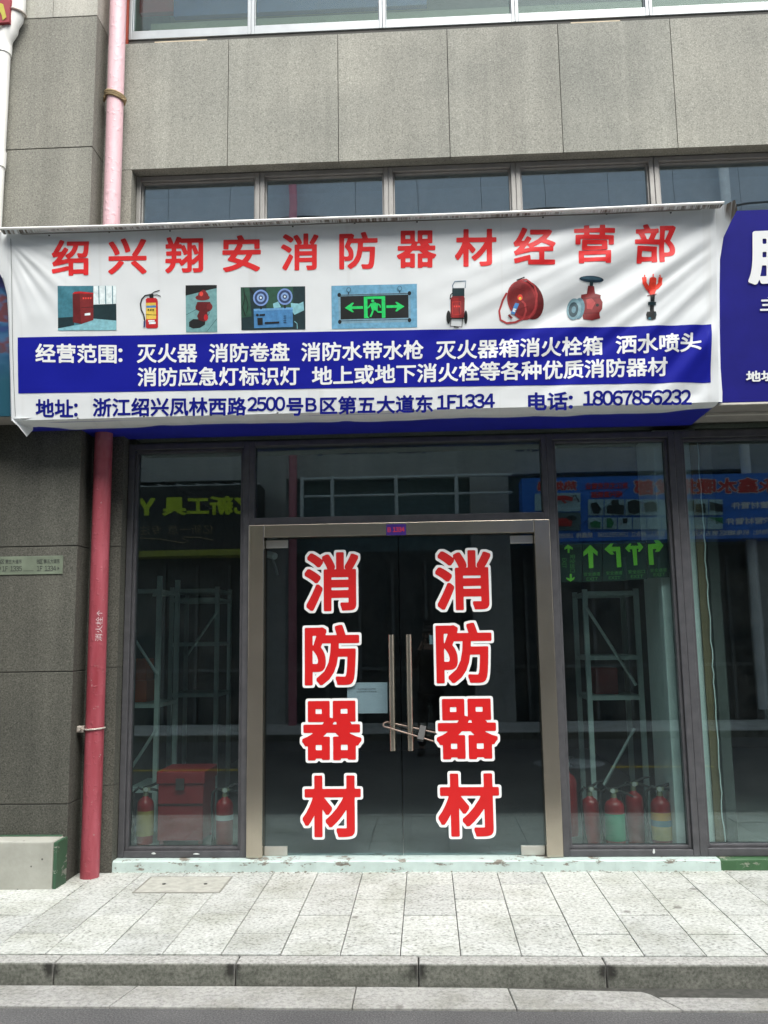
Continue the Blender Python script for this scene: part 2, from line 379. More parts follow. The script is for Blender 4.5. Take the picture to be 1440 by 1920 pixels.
# ================================================================ GROUND
PZ = 0.105                          # pavement level
def sheet(name, x0, x1, y0, y1, z, m):
    mb = MB(); mb.add([(x0, y0, z), (x1, y0, z), (x1, y1, z), (x0, y1, z)], [(0, 1, 2, 3)]); o = mb.build(name, m); o['kind'] = 'structure'; return o
sheet('ground', -150, 150, -150, 150, -0.02, M_ASPH)
sheet('road', -60, 60, -8.0, -1.60, 0.0, M_ASPH)
def pave(name, x0, x1, yfront, yback, z, flip=1):
    mb = MB(); g = 0.0022; wdt = 0.2875; k0 = int((x0 - 0.13) / wdt)
    y_lo, y_hi = min(yfront, yback), max(yfront, yback)
    k = k0
    while 0.13 + k * wdt < x1:
        xa = 0.13 + k * wdt; cuts = [y_lo, y_hi]; y = y_lo + (0.6 if k % 2 else 0.3)
        if flip > 0:
            while y < y_hi - 0.02: cuts.append(y); y += 0.6 + random.uniform(-.006, .006)
        else:
            while y < y_hi - 0.02: cuts.append(y); y += 0.6
        cuts = sorted(cuts)
        for a, b in zip(cuts, cuts[1:]):
            dz = random.uniform(-0.0016, 0.0016)
            mb.box(xa + g, xa + wdt - g, a + .0045, b - .0045, z - 0.04, z + dz)
        k += 1
    o = mb.build(name, M_PAVE, bevel=0.0025); o['kind'] = 'structure'
    b_ = MB(); b_.box(x0 - 0.3, x1 + 0.3, y_lo + 0.004, y_hi + 0.35 if flip > 0 else y_hi - 0.004, -0.01, z - 0.012); bo = b_.build(name + '_bed', M_GROUT); bo['kind'] = 'structure'
    return o
pave('pavement', -6.5, 6.5, -1.615, -0.05, PZ)
M_PAVE = paving('pale_paving', (0.70, 0.71, 0.68), (0.5, 0.5, 0.48), (0.80, 0.80, 0.78))
pave('opposite_pavement', -7.5, 7.5, -9.75, -8.12, PZ, -1)
def kerb(name, xs, yb, yf, z, m):
    mb = MB()
    for a, b in zip(xs, xs[1:]):
        t = random.uniform(-.002, .002)
        mb.box(a + .003, b - .003, min(yb, yf) + t, max(yb, yf) + t, -0.03, z)
    o = mb.build(name, m, bevel=0.008); o['kind'] = 'structure'; return o
kx = [-1.79 - 0.865 * i for i in range(6, 0, -1)] + [-1.79, -0.925, -0.07, 0.79] + [0.79 + 0.865 * i for i in range(1, 8)]
kerb('kerb', kx, -1.622, -1.730, PZ, M_KERB)
kerb('opposite_kerb', [-8 + 0.86 * i for i in range(20)], -8.11, -8.0, PZ, M_KERB)
# gutter slabs; from x = 0.3 on they drift away from the kerb and leave a dirty wedge
mb = MB()
def slab(pts):
    n = len(pts); mb.add([(x, y, -0.01) for x, y in pts] + [(x, y, 0.011) for x, y in pts], [tuple(range(n - 1, -1, -1)), tuple(range(n, 2 * n))] + [(i, (i + 1) % n, n + (i + 1) % n, n + i) for i in range(n)])
slab([(-6, -1.97), (-1.435, -1.972), (-1.385, -1.742), (-6, -1.742)])
slab([(-1.430, -1.972), (-0.36, -1.975), (-0.36, -1.742), (-1.380, -1.742)])
slab([(-0.356, -1.975), (0.352, -1.975), (0.335, -1.752), (0.30, -1.748), (-0.356, -1.742)])
slab([(0.357, -1.975), (1.055, -1.975), (0.965, -1.815), (0.93, -1.785), (0.34, -1.755)])
slab([(1.06, -1.976), (3.2, -1.98), (3.2, -1.86), (0.99, -1.845)])
o = mb.build('gutter', M_GUTTER, bevel=0.004); o['kind'] = 'structure'
mb = MB(); mb.box(-6, 6, -1.96, -1.731, -0.01, 0.004); o = mb.build('gutter_dirt', M_DIRT); o['kind'] = 'structure'
# yellow road dashes, seen again in the shop glass
def mirror(px, py, yw): p = at(px, py, -yw); p.y = yw; return p      # a point that the glass shows at (px, py)
M_YEL = plain('yellow_road_paint', (0.55, 0.40, 0.05), 0.7, var=0.2, vs=20)
mb = MB()
xl = mirror(447, 1443, -5.0).x; xr0, xr1 = mirror(1146, 1441, -5.0).x, mirror(1338, 1439, -5.0).x
for a, b in ((xl - 6, xl), (xr0, xr1)): mb.add([(a, -5.07, .004), (b, -5.07, .004), (b, -4.95, .004), (a, -4.95, .004)], [(0, 1, 2, 3)])
o = mb.build('road_marking', M_YEL); o['kind'] = 'structure'
M_IRON = plain('cast_iron', (0.16, 0.16, 0.16), 0.5, 0.3, var=0.2)
M_IRON2 = plain('pale_cast_iron', (0.42, 0.43, 0.44), 0.5, 0.2, var=0.2)
def manhole(x, y, r, m, label):
    mb = MB(); mb.lathe([(r, -0.02), (r, 0.006), (r - .03, 0.006), (r - .032, 0.002), (r - .05, 0.002), (r - .052, 0.007), (0.02, 0.007)], n=40)
    for k in range(1, 5): mb.lathe([(r * .17 * k, 0.006), (r * .17 * k, 0.011), (r * .17 * k + .012, 0.011), (r * .17 * k + .012, 0.006)], n=32)
    o = mb.build('manhole_cover', m); o.location = (x, y, 0); return tag(o, label, 'manhole cover')
p = mirror(1075, 1443, -5.0); manhole(p.x, -5.35, 0.44, M_IRON2, 'pale round iron manhole cover in the road, seen reflected in the right window')
p = mirror(892, 1437, -5.2); manhole(p.x, -5.35, 0.32, M_IRON, 'dark round iron manhole cover in the road, seen reflected in the glass door')

# ================================================================ THE SHOP BUILDING
bld = empty('shop_building', 'grey granite shop building with dark framed glass front and steel door frame', 'building')
YB = -0.15                           # granite face
YP = -0.36                           # pillar face
# granite band above the signs, in panels
z0, z1 = 5.035, 6.05
xs = [-2.31, -1.385, -0.567, 0.243, 1.055, 1.868, 2.70, 3.52, 4.3]
mb = MB()
for a, b in zip(xs, xs[1:]): mb.box(a + .0025, b - .0025, YB, YB + 0.03, z0, z1)
mb.box(-2.31, 4.3, YB + .031, 0.30, z0 + .004, z1 - .004)
mb.build('granite_band', M_STONE, bld)
mb = MB(); mb.box(-2.305, 4.3, YB + 0.03, YB + 0.0312, z0 + .002, z1 - .002); mb.build('panel_joint', M_GROUT, bld)
# wall strip between pillar and windows
mb = MB()
zz = [PZ, 0.66, 1.43, 2.25, 3.1, 4.2, z0 - 0.002]
for a, b in zip(zz, zz[1:]): mb.mat(0 if b < 3.2 else 1).box(-2.31, -2.092, YB, 0.12, a + .002, b - .002)
mb.mat(2).box(-2.309, -2.095, YB + .004, 0.11, PZ, z0)
mb.build('granite_wall_strip', [M_STONE3, M_STONE2, M_GROUT], bld)
# pillar blocks
zz = [PZ - .05, 0.578, 1.412, 2.237, 3.30, 4.25, 5.10, 6.13, 7.6]
mb = MB()
for a, b in zip(zz, zz[1:]):
    mb.mat(2 if b < 3.4 else (0 if b < 6.2 else 3))
    if a < 5.2: mb.box(-3.02, -2.31, YP, 0.1, a + .003, b - .003)
    else:
        mb.box(-3.02, -2.642, YP, 0.1, a + .003, b - .003); mb.box(-2.639, -2.31, YP, 0.1, a + .003, b - .003)
mb.mat(1).box(-3.015, -2.315, YP + .006, 0.09, PZ - .05, 7.6)
mb.build('granite_pillar', [M_STONE2, M_GROUT, M_STONE3, M_STONE4], bld, bevel=0.003)
# upper wall and structure behind the signs, side wall, upper storeys
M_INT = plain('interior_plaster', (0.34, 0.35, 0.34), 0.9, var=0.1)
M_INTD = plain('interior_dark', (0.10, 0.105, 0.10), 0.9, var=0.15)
mb = MB(); mb.box(-2.09, 4.3, 0.0, 0.2, 3.06, 4.32); mb.build('spandrel_wall', M_STONE2, bld)
mb = MB(); mb.box(-3.02, 4.3, -0.05, 0.30, 7.5, 9.6); mb.build('upper_wall', M_STONE, bld)
for a, b in ((-7, -3.025), (4.305, 8)):
    mb = MB(); mb.box(a, b, 0.0, 0.3, PZ, 9.6); mb.build('side_wall', M_STONE2, bld)
# rooms behind the glass
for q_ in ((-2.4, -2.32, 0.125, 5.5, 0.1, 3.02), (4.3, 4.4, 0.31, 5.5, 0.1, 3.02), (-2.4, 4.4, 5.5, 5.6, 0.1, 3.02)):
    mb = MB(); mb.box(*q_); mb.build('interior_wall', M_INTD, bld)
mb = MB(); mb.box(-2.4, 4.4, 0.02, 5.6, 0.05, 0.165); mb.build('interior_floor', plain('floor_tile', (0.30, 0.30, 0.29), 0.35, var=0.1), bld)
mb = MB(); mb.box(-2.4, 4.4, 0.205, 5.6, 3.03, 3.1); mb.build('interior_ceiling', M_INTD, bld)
mb = MB(); mb.box(1.625, 1.925, 0.075, 0.56, 0.166, 3.028); mb.build('plaster_column', plain('column_plaster', (0.80, 0.85, 0.83), 0.9, var=0.08), bld, bevel=0.006)
mb = MB(); 
pts = [(1.938 + random.uniform(-.004, .005) + .006 * noise.noise(Vector((i * .3, 0, 0))), 0.17 + i * 0.055) for i in range(52)]
mb.prism([(1.875, 0.17)] + [(p[0] - .012, p[1]) for p in pts] + [(1.875, 3.0)], 'y', 0.060, 0.0745)
mb.build('brown_backing_strip', plain('brown_board', (0.22, 0.16, 0.09), 0.9), bld)
mb = MB()
for (xa, za), (xb, zb) in zip(pts, pts[1:]):
    mb.add([(xa - .006, .050, za), (xb - .006, .050, zb), (xb - .014, .050, zb), (xa - .014 , .050, za), (xa - .006, .058, za), (xb - .006, .058, zb)], [(0, 1, 2, 3), (0, 1, 5, 4)])
mb.build('torn_edge', plain('torn_paper', (0.75, 0.78, 0.76), 0.9), bld)
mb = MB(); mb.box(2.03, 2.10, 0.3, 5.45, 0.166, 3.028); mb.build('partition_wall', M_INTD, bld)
# rooms behind the clerestory and the upper windows
mb = MB(); mb.box(-2.3, 4.3, 1.6, 1.7, 3.2, 7.5); mb.box(-2.3, 4.3, 0.31, 1.59, 5.2, 5.3); mb.box(-2.3, 4.3, 0.205, 1.59, 4.15, 4.2); mb.box(-2.40, -2.301, 0.31, 1.7, 3.2, 7.5); mb.box(4.301, 4.4, 0.31, 1.7, 3.2, 7.5); mb.box(-2.3, 4.3, 0.31, 1.59, 7.42, 7.49); mb.build('upper_room', plain('upper_room_paint', (0.30, 0.33, 0.33), 0.9), bld)
M_BLIND = plain('pale_blind', (0.50, 0.53, 0.46), 0.8, var=0.06)

def window(x0, x1, z0, z1, fw, y0, y1, mf, mg, name='window', inner=0.0, fwb=None, fwt=None):
    fwb = fwb or fw; fwt = fwt or fw
    f = MB()
    f.box(x0, x0 + fw, y0, y1, z0, z1); f.box(x1 - fw, x1, y0, y1, z0, z1)
    f.box(x0 + fw, x1 - fw, y0 + .001, y1 - .001, z0, z0 + fwb); f.box(x0 + fw, x1 - fw, y0 + .001, y1 - .001, z1 - fwt, z1)
    a, b, c, d = x0 + fw, x1 - fw, z0 + fwb, z1 - fwt
    if inner:
        ya = y0 + 0.022; yb = y1 - .004; i = inner
        f.box(a, a + i, ya, yb, c, d); f.box(b - i, b, ya, yb, c, d); f.box(a + i, b - i, ya + .001, yb, c, c + i); f.box(a + i, b - i, ya + .001, yb, d - i, d)
        a += i; b -= i; c += i; d -= i
    wo_ = f.build(name, mf, bld, bevel=0.004)
    g = MB(); ym = (y0 + y1) / 2 + 0.012; g.box(a - .005, b + .005, ym - .004, ym + .004, c - .005, d + .005)
    g.build('pane', mg, wo_)
    return wo_
YF0, YF1 = -0.055, 0.035
window(-2.088, -1.222, 0.176, 2.99, 0.042, YF0, YF1, M_FRAME, M_GLASS, inner=0.022)
window(-1.2215, 0.8575, 2.392, 2.99, 0.036, YF0, YF1, M_FRAME, M_GLASS, name='transom_window', fwb=0.05)
window(0.858, 1.735, 0.176, 2.99, 0.042, YF0, YF1, M_FRAME, M_GLASS, inner=0.022)
window(1.7355, 3.10, 0.176, 2.99, 0.050, YF0, YF1, M_FRAME, M_GLASS, inner=0.022)
window(3.1005, 4.29, 0.176, 2.99, 0.050, YF0, YF1, M_FRAME, M_GLASS, inner=0.022)
# clerestory above the signs
zc0, zc1 = 4.19, 5.033
for a, b in ((-2.09, -1.165), (-1.162, -0.2125), (-0.2115, 0.7185), (0.7195, 1.715), (1.718, 2.70), (2.702, 3.7)):
    window(a, b, zc0, zc1, 0.034, -0.05, 0.03, M_FRAMEM, M_GLASSC, name='clerestory_window', inner=0.012, fwt=0.038)
# upper storey windows
ux = [-2.165, -1.228, -0.235, 0.752, 1.737, 2.73]
for a, b in zip(ux, ux[1:]):
    window(a + .001, b - .001, 6.115, 7.45, 0.024, -0.11, -0.04, M_FRAMEU, M_GLASSU, name='upper_window', fwb=0.07, inner=0.006)
mb = MB(); mb.box(-2.165, 4.2, -0.10, 0.1, 6.052, 6.113); mb.build('window_ledge', plain('dark_ledge', (0.055, 0.055, 0.05), 0.8), bld)
for a, b in ((-1.96, -1.56), (1.16, 1.52)):
    mb = MB(); mb.box(a, b, -0.115, -0.1005, 6.054, 6.085); mb.build('ledge_board', plain('pale_board', (0.5, 0.42, 0.3), 0.8), bld)
mb = MB(); mb.box(-2.235, -2.167, -0.13, -0.03, 6.052, 7.5); mb.build('red_jamb', plain('red_brown_jamb', (0.36, 0.06, 0.03), 0.6), bld)
mb = MB(); ya = 0.5; mb.box(-2.2, 4.2, ya, ya + .25, at(720, 50, ya).z, at(720, 24, ya).z); mb.build('room_beam', plain('cream_beam', (0.30, 0.31, 0.24), 0.7), bld)
mb = MB(); mb.box(at(326, 0, ya).x, at(800, 0, ya).x, ya, ya + .05, at(720, 12, ya).z, at(720, -60, ya).z); mb.build('blue_panel', plain('room_blue', (0.03, 0.10, 0.36), 0.5), bld)
mb = MB(); mb.box(at(255, 0, ya).x, at(325, 0, ya).x, ya, ya + .05, at(720, 2, ya).z, at(720, -60, ya).z); mb.build('red_panel', plain('room_red', (0.42, 0.05, 0.06), 0.5), bld)
ya = -0.03
for a, b in ((262, 289), (390, 463), (560, 712), (725, 952), (966, 1005), (1115, 1200), (1215, 1440)):
    mb = MB(); mb.box(at(a, 40, ya).x, at(b, 40, ya).x, ya, ya + .02, 6.19, 6.232 + .01 * math.sin(a)); mb.build('window_clutter', plain('sill_clutter', (0.12, 0.14, 0.12), 0.7, var=0.5, vs=30), bld)
# steel door frame
XD0, XD1 = -1.2205, 0.8565
mb = MB()
mb.box(-1.2195, -1.113, -0.075, 0.05, 0.176, 2.389); mb.box(0.750, 0.8565, -0.075, 0.05, 0.176, 2.389); mb.box(-1.1125, 0.7495, -0.074, 0.05, 2.300, 2.389)
mb.build('steel_door_frame', M_STEEL, bld, bevel=0.004)
# painted step, peeling
def peeling(name, paint, under):
    m, t, b = nodes(name); s = coord(t, True)
    f = tex(t, mapped(t, s, (3.2, 3.2, 9.0)), 2.4, 7, 0.72)
    mask = ramp(t, f, [(0.585, (0, 0, 0)), (0.60, (1, 1, 1))])
    pc = ramp(t, tex(t, s, 12, 4), [(0.3, tuple(c * .86 for c in paint)), (0.7, paint)])
    uc = ramp(t, tex(t, s, 40, 4), [(0.3, tuple(c * .6 for c in under)), (0.7, under)])
    t.links.new(mix(t, mask, pc, uc), b.inputs['Base Color']); b.inputs['Roughness'].default_value = 0.6
    inv = N(t, 'ShaderNodeMath', operation='SUBTRACT'); inv.inputs[0].default_value = 1; t.links.new(mask, inv.inputs[1])
    bump(t, b, inv.outputs[0], 0.6, 0.003)
    return m
M_MINT = peeling('peeling_mint_paint', (0.50, 0.61, 0.58), (0.27, 0.25, 0.21))
M_GREEN = peeling('green_step_paint', (0.04, 0.11, 0.045), (0.33, 0.36, 0.28))
def stepbox(name, x0, x1, m, y0):
    rnd = random.Random(3); n = int((x1 - x0) / 0.05); mb = MB()
    top = []; fr = []
    for i in range(n + 1):
        x = x0 + (x1 - x0) * i / n
        fr.append([(x, y0 + rnd.uniform(-.006, .004), PZ - .02), (x, y0 + rnd.uniform(-.003, .003), 0.166 + rnd.uniform(-.003, .003)), (x, y0 + .012, 0.1735), (x, 0.06, 0.1745), (x, 0.06, PZ - .02)])
    V = [p for s_ in fr for p in s_]; F = [(i * 5 + k, (i + 1) * 5 + k, (i + 1) * 5 + (k + 1) % 5, i * 5 + (k + 1) % 5) for i in range(n) for k in range(5)]
    F += [(0, 1, 2, 3, 4), tuple(n * 5 + k for k in (4, 3, 2, 1, 0))]
    mb.add(V, F); return mb.build(name, m, bld)
stepbox('door_step', -2.16, 1.835, M_MINT, -0.135)
stepbox('green_step', 1.838, 4.3, M_GREEN, -0.115)

for px_, py_, w_, h__ in ((1226, 1596, 2, 5), (288, 1600, 4, 2), (368, 1601, 6, 1.5), (560, 1611, 5, 1.5)):
    mb = MB(); yy = -0.0585 if px_ != 560 else -0.0785
    mb.add([at(px_ + w_ * math.cos(a_) * (1 + .3 * math.sin(3 * a_)), py_ + h__ * math.sin(a_), yy) for a_ in np.linspace(0, 6.28, 11)[:-1]], [tuple(range(10))]); mb.build('paint_drip', plain('white_drip', (0.62, 0.65, 0.64), 0.6), bld)
mb = MB(); rnd = random.Random(11)
for i in range(260):
    x = rnd.uniform(-2.1, 1.9); y = -0.14 - abs(rnd.gauss(0, .035)); r_ = rnd.uniform(.003, .012); a0 = rnd.uniform(0, 6)
    k = rnd.choice((4, 5)); mb.mat(rnd.choice((0, 1, 1))); mb.add([(x + r_ * rnd.uniform(.6, 1.2) * math.cos(a0 + 6.28 * j / k), y + r_ * .8 * math.sin(a0 + 6.28 * j / k), PZ + .004 + rnd.uniform(0, .004)) for j in range(k)], [tuple(range(k))])
o = mb.build('paint_flakes', [plain('flake_mint', (0.55, 0.64, 0.61), 0.7), plain('flake_dirt', (0.14, 0.12, 0.09), 0.9)]); o['kind'] = 'stuff'

# glass doors with lettering
M_OUT = plain('white_outline', (0.82, 0.84, 0.84), 0.45, var=0.02)
def door(x0, x1, sgn, cs, hx, label):
    g = MB(); g.box(x0 + .003, x1 - .003, -0.006, 0.006, 0.180, 2.297)
    d = g.build('glass_door', M_GLASSD, bld); d['label'] = label
    e = x0 if sgn < 0 else x1
    for za, zb in ((0.176, 0.236), (2.232, 2.286)):
        f = MB(); a, b = (e + .004, e + .158) if sgn < 0 else (e - .160, e - .004)
        f.box(a, b, -0.016, 0.016, za, zb); f.build('patch_fitting', M_SATIN, d, bevel=0.003)
    f = MB()
    f.tube([(hx, -0.085, 0.858), (hx, -0.085, 1.621)], 0.0195, 16)
    for z in (1.0, 1.48): f.tube([(hx, -0.07, z), (hx, 0.0, z)], 0.010, 10)
    f.build('handle', M_STEEL, d, smooth=True)
    r = MB(); o_ = MB()
    for ch, (xa, ya, xb, yb) in zip('消防器材', cs):
        c1 = at((xa + xb) / 2, (ya + yb) / 2, -0.008); ww = at(xb, (ya + yb) / 2, -.008).x - at(xa, (ya + yb) / 2, -.008).x
        hh = at((xa + xb) / 2, ya, -.008).z - at((xa + xb) / 2, yb, -.008).z
        # the outline's ink spans the measured box; the red sits inside it on the same grid
        So, Fo = layout(ch, 0.072, 90, sharp=True); A = np.array(So); lo, hi = A.min(0), A.max(0)
        def put(P, y): return [(c1.x + ((p[0] - lo[0]) / (hi[0] - lo[0]) - .5) * ww, y, c1.z + ((p[1] - lo[1]) / (hi[1] - lo[1]) - .5) * hh) for p in P]
        o_.add(put(So, -0.0075), Fo)
        Si, Fi = layout(ch, 0.032, 90, sharp=True); r.add(put(Si, -0.0092), Fi)
    o_.build('lettering_outline', M_OUT, d); r.build('lettering', M_RED2, d)
    return d
door(-1.113, -0.1835, -1, [(567, 1031, 676, 1150), (567, 1167, 678, 1289), (562, 1309, 682, 1430), (563, 1449, 681, 1574)], -0.240, 'left glass door leaf with red lettering')
door(-0.1835, 0.750, 1, [(812, 1027, 925, 1148), (813, 1163, 927, 1285), (814, 1305, 937, 1428), (817, 1445, 941, 1573)], -0.122, 'right glass door leaf with red lettering')

# ================================================================ SIGNS
def lean(z): return -0.62 - 0.19 * (z - 3.04) / 1.19      # the sign fronts tip forward towards the top
def bat(px, py, off=0.0):
    y = -0.7
    for _ in range(6): y = lean(at(px, py, y).z) - off
    return at(px, py, y)
def signbox(name, x0, x1, zb, zt, m_face, m_under, back=-0.06, dy=0.03):
    root = empty(name, loc=(0, 0, 0))
    f = MB(); yb, yt = lean(zb) + dy, lean(zt) + dy
    f.prism([(yb, zb), (yb + .02, zb), (yt + .02, zt), (yt, zt)], 'x', x0, x1)
    f.build('face', m_face, root)
    u = MB(); u.box(x0 + .002, x1 - .002, yb + .021, back, zb + .001, zb + .02); u.build('underside', m_under, root)
    c = MB(); c.box(x0 + .002, x1 - .002, yt + .021, 0.0, zt - .02, zt - .001); c.build('top', M_UND, root)
    return root
ZB = 3.025
M_UND = plain('grey_soffit', (0.30, 0.28, 0.255), 0.6, var=0.1)
M_BLUEV = plain('blue_vinyl', (0.012, 0.012, 0.20), 0.6, var=0.12, vs=4, spec=0.2)
M_UND = plain('grey_soffit', (0.30, 0.28, 0.255), 0.6, var=0.1)
M_ROYAL = plain('royal_blue_panel', (0.012, 0.018, 0.34), 0.5, var=0.1, vs=4)
s1 = signbox('shop_sign_box', -2.665, 1.858, ZB, 4.215, M_ROYAL, M_ROYAL)
tag(s1, 'blue projecting sign box hidden behind the white banner, its blue underside above the door', 'sign box')
# right neighbour's sign
xr = at(1346, 575, -0.70).x
s2 = signbox('neighbour_sign', 1.872, 6.0, 3.04, 4.225, M_BLUEV, M_UND)
tag(s2, 'blue sign with cut-off white characters right of the white banner', 'sign')
f = MB()
f.box(1.873, 6.0, -0.592, -0.572, 3.024, 3.036); f.box(1.873, 6.0, -0.34, -0.31, 3.022, 3.0385); f.build('edge_trim', plain('pale_trim', (0.55, 0.53, 0.48), 0.5), s2)
mb = MB(); write_px(mb, '腾', (1403, 482), (1545, 477), 104, lambda a, b: bat(a, b, -0.024), 0.036, 60); mb.build('lettering', M_WHITE, s2)
mb = MB(); write_px(mb, '主营：消防', (1425, 570), (1640, 565), 28, lambda a, b: bat(a, b, -0.024), 0.03, 36); mb.build('lettering', M_WHITE, s2)
mb = MB(); write_px(mb, '地址：机电城', (1399, 706), (1560, 701), 21, lambda a, b: bat(a, b, -0.024), 0.03, 36)
mb.build('lettering', M_WHITE, s2)
# left neighbour's printed sign
def leftprint():
    m, t, b = nodes('blue_photo_print'); s = coord(t, True)
    f = tex(t, mapped(t, s, (3, 1, 7)), 1.0, 3, 0.5)
    c = ramp(t, f, [(0.25, (0.01, 0.012, 0.05)), (0.42, (0.03, 0.03, 0.16)), (0.50, (0.012, 0.07, 0.17)), (0.58, (0.04, 0.12, 0.24)), (0.64, (0.12, 0.03, 0.035)), (0.76, (0.006, 0.07, 0.13))])
    sx = N(t, 'ShaderNodeSeparateXYZ'); t.links.new(s, sx.inputs[0])
    mr = N(t, 'ShaderNodeMapRange'); t.links.new(sx.outputs['Z'], mr.inputs[0]); mr.inputs[1].default_value = 3.30; mr.inputs[2].default_value = 3.55
    c = mix(t, mr.outputs[0], (0.008, 0.075, 0.115), c)
    t.links.new(c, b.inputs['Base Color']); b.inputs['Roughness'].default_value = 0.5
    return m
s3 = signbox('printed_sign', -7.0, -2.672, 3.075, 4.20, leftprint(), M_UND)
tag(s3, 'dark blue and turquoise printed sign at the left edge behind the banner', 'sign')

# the banner -------------------------------------------------------------
def sstep(a, b, x): t = max(0, min(1, (x - a) / (b - a))); return t * t * (3 - 2 * t)
def wrinkle(x, z):
    # folds fan out from the upper right, slack in the lower right; small creases elsewhere
    phi = math.atan2(4.75 - z, 2.9 - x); rad = math.hypot(4.75 - z, 2.9 - x)
    a = sstep(-0.5, 1.2, x) * (0.35 + 0.65 * sstep(4.25, 3.9, z)) * (0.55 + 0.45 * sstep(3.0, 3.5, z))
    q = noise.noise(Vector((phi * 13.0, rad * 0.55, 3.1))) + 0.5 * sstep(0.9, 2.0, rad) * noise.noise(Vector((phi * 27.0, rad * 0.7, 8.1)))
    d = 0.030 * a * q
    e = sstep(-1.9, -2.6, x) * sstep(3.5, 4.1, z)
    psi = math.atan2(z - 4.25, x + 2.72)
    d += 0.012 * e * noise.noise(Vector((psi * 9.0, math.hypot(z - 4.25, x + 2.72) * 0.8, 1.0)))
    d += 0.006 * noise.noise(Vector((x * 1.1, z * 1.6, 5.0))) + 0.0022 * noise.noise(Vector((x * 5.5 + z * 4, z * 7 - x * 3, 9.0)))
    edge = min(1, (x + 2.68) / 0.08, (1.87 - x) / 0.08, (z - 3.03) / 0.06, (4.24 - z) / 0.05)
    return d * max(0, edge)
def bsurf(x, z, off=0.0): return Vector((x, lean(z) - wrinkle(x, z) - off, z))
M_BAN = None
def banner_mat():
    m, t, b = nodes('banner_vinyl'); s = coord(t, True)
    f = tex(t, s, 3.0, 5)
    c = ramp(t, f, [(0.3, (0.70, 0.735, 0.745)), (0.7, (0.76, 0.79, 0.795))])
    # rusty runs hanging from the top hem
    sx = N(t, 'ShaderNodeSeparateXYZ'); t.links.new(s, sx.inputs[0])
    mr = N(t, 'ShaderNodeMapRange'); t.links.new(sx.outputs['Y'], mr.inputs[0]); mr.inputs[1].default_value = -0.822; mr.inputs[2].default_value = -0.845
    run = ramp(t, tex(t, mapped(t, s, (60, 2.5, 1.5)), 1.0, 4, 0.7), [(0.42, (0, 0, 0)), (0.56, (1, 1, 1))])
    pt = ramp(t, tex(t, mapped(t, s, (3.4, 3.4, 3.4)), 1.0, 4, 0.6), [(0.36, (0.10, 0.10, 0.10)), (0.55, (1, 1, 1))])
    k = mix(t, 1.0, mix(t, 1.0, run, pt, 'MULTIPLY'), mr.outputs[0], 'MULTIPLY')
    c = mix(t, k, c, (0.10, 0.075, 0.05))
    grime = ramp(t, tex(t, mapped(t, s, (9, 3, 3)), 1.0, 5, 0.7), [(0.4, (0, 0, 0)), (0.8, (0.6, 0.6, 0.6))])
    c = mix(t, mix(t, 1.0, grime, mr.outputs[0], 'MULTIPLY'), c, (0.33, 0.32, 0.29))
    # faint grey water lines lower down on the sheet
    st = ramp(t, tex(t, mapped(t, s, (16, 1, 0.35)), 1.0, 3, 0.5), [(0.60, (0, 0, 0)), (0.72, (0.16, 0.16, 0.16))])
    c = mix(t, st, c, (0.45, 0.43, 0.38))
    t.links.new(c, b.inputs['Base Color']); b.inputs['Roughness'].default_value = 0.42; b.inputs['Specular IOR Level'].default_value = 0.35
    return m
M_BAN = banner_mat()
ban = empty('shop_banner', 'long white vinyl banner with red title, product pictures and blue band', 'banner', (0, 0, 0))
XL, XR, ZL, ZT = -2.668, 1.862, 3.036, 4.232
GS = 0.0105; nx, nz = int(round((XR - XL) / GS)), int(round((ZT - ZL) / GS))
mb = MB()
mb.add([bsurf(XL + (XR - XL) * i / nx, ZL + (ZT - ZL) * j / nz) for j in range(nz + 1) for i in range(nx + 1)],
       [(j * (nx + 1) + i, j * (nx + 1) + i + 1, (j + 1) * (nx + 1) + i + 1, (j + 1) * (nx + 1) + i) for j in range(nz) for i in range(nx)])
mb.build('sheet', M_BAN, ban, smooth=True, fixn=False)
# top hem: stands forward of the sheet like a small visor, its rod is the front edge
rl = at(0, 430, -0.875); rr = at(1357, 382, -0.875)
def rod(u): return Vector((rl.x + (rr.x - rl.x) * u, -0.875 + 0.006 * math.sin(u * 11), rl.z + (rr.z - rl.z) * u - 0.010 * math.sin(math.pi * u)))
mb = MB(); K = 160; L = 5; V = []
for i in range(K + 1):
    u = i / K; a = bsurf(XL + (XR - XL) * u, ZT); b = rod(u)
    for j in range(L + 1):
        s_ = j / L; p = a.lerp(b, s_); p.z += -0.012 * math.sin(math.pi * s_) + 0.010 * noise.noise(Vector((u * 14, s_ * 1.3, 2))) * math.sin(math.pi * s_)
        V.append(p)
mb.add(V, [(i * (L + 1) + j, (i + 1) * (L + 1) + j, (i + 1) * (L + 1) + j + 1, i * (L + 1) + j + 1) for i in range(K) for j in range(L)])
mb.build('top_hem', M_BAN, ban, smooth=True, fixn=False)
mb = MB(); mb.tube([rod(i / 40) + Vector((0, 0, 0.004)) for i in range(41)], 0.009, 8); mb.build('hem_rod', plain('hem_white', (0.78, 0.78, 0.75), 0.5), ban, smooth=True)
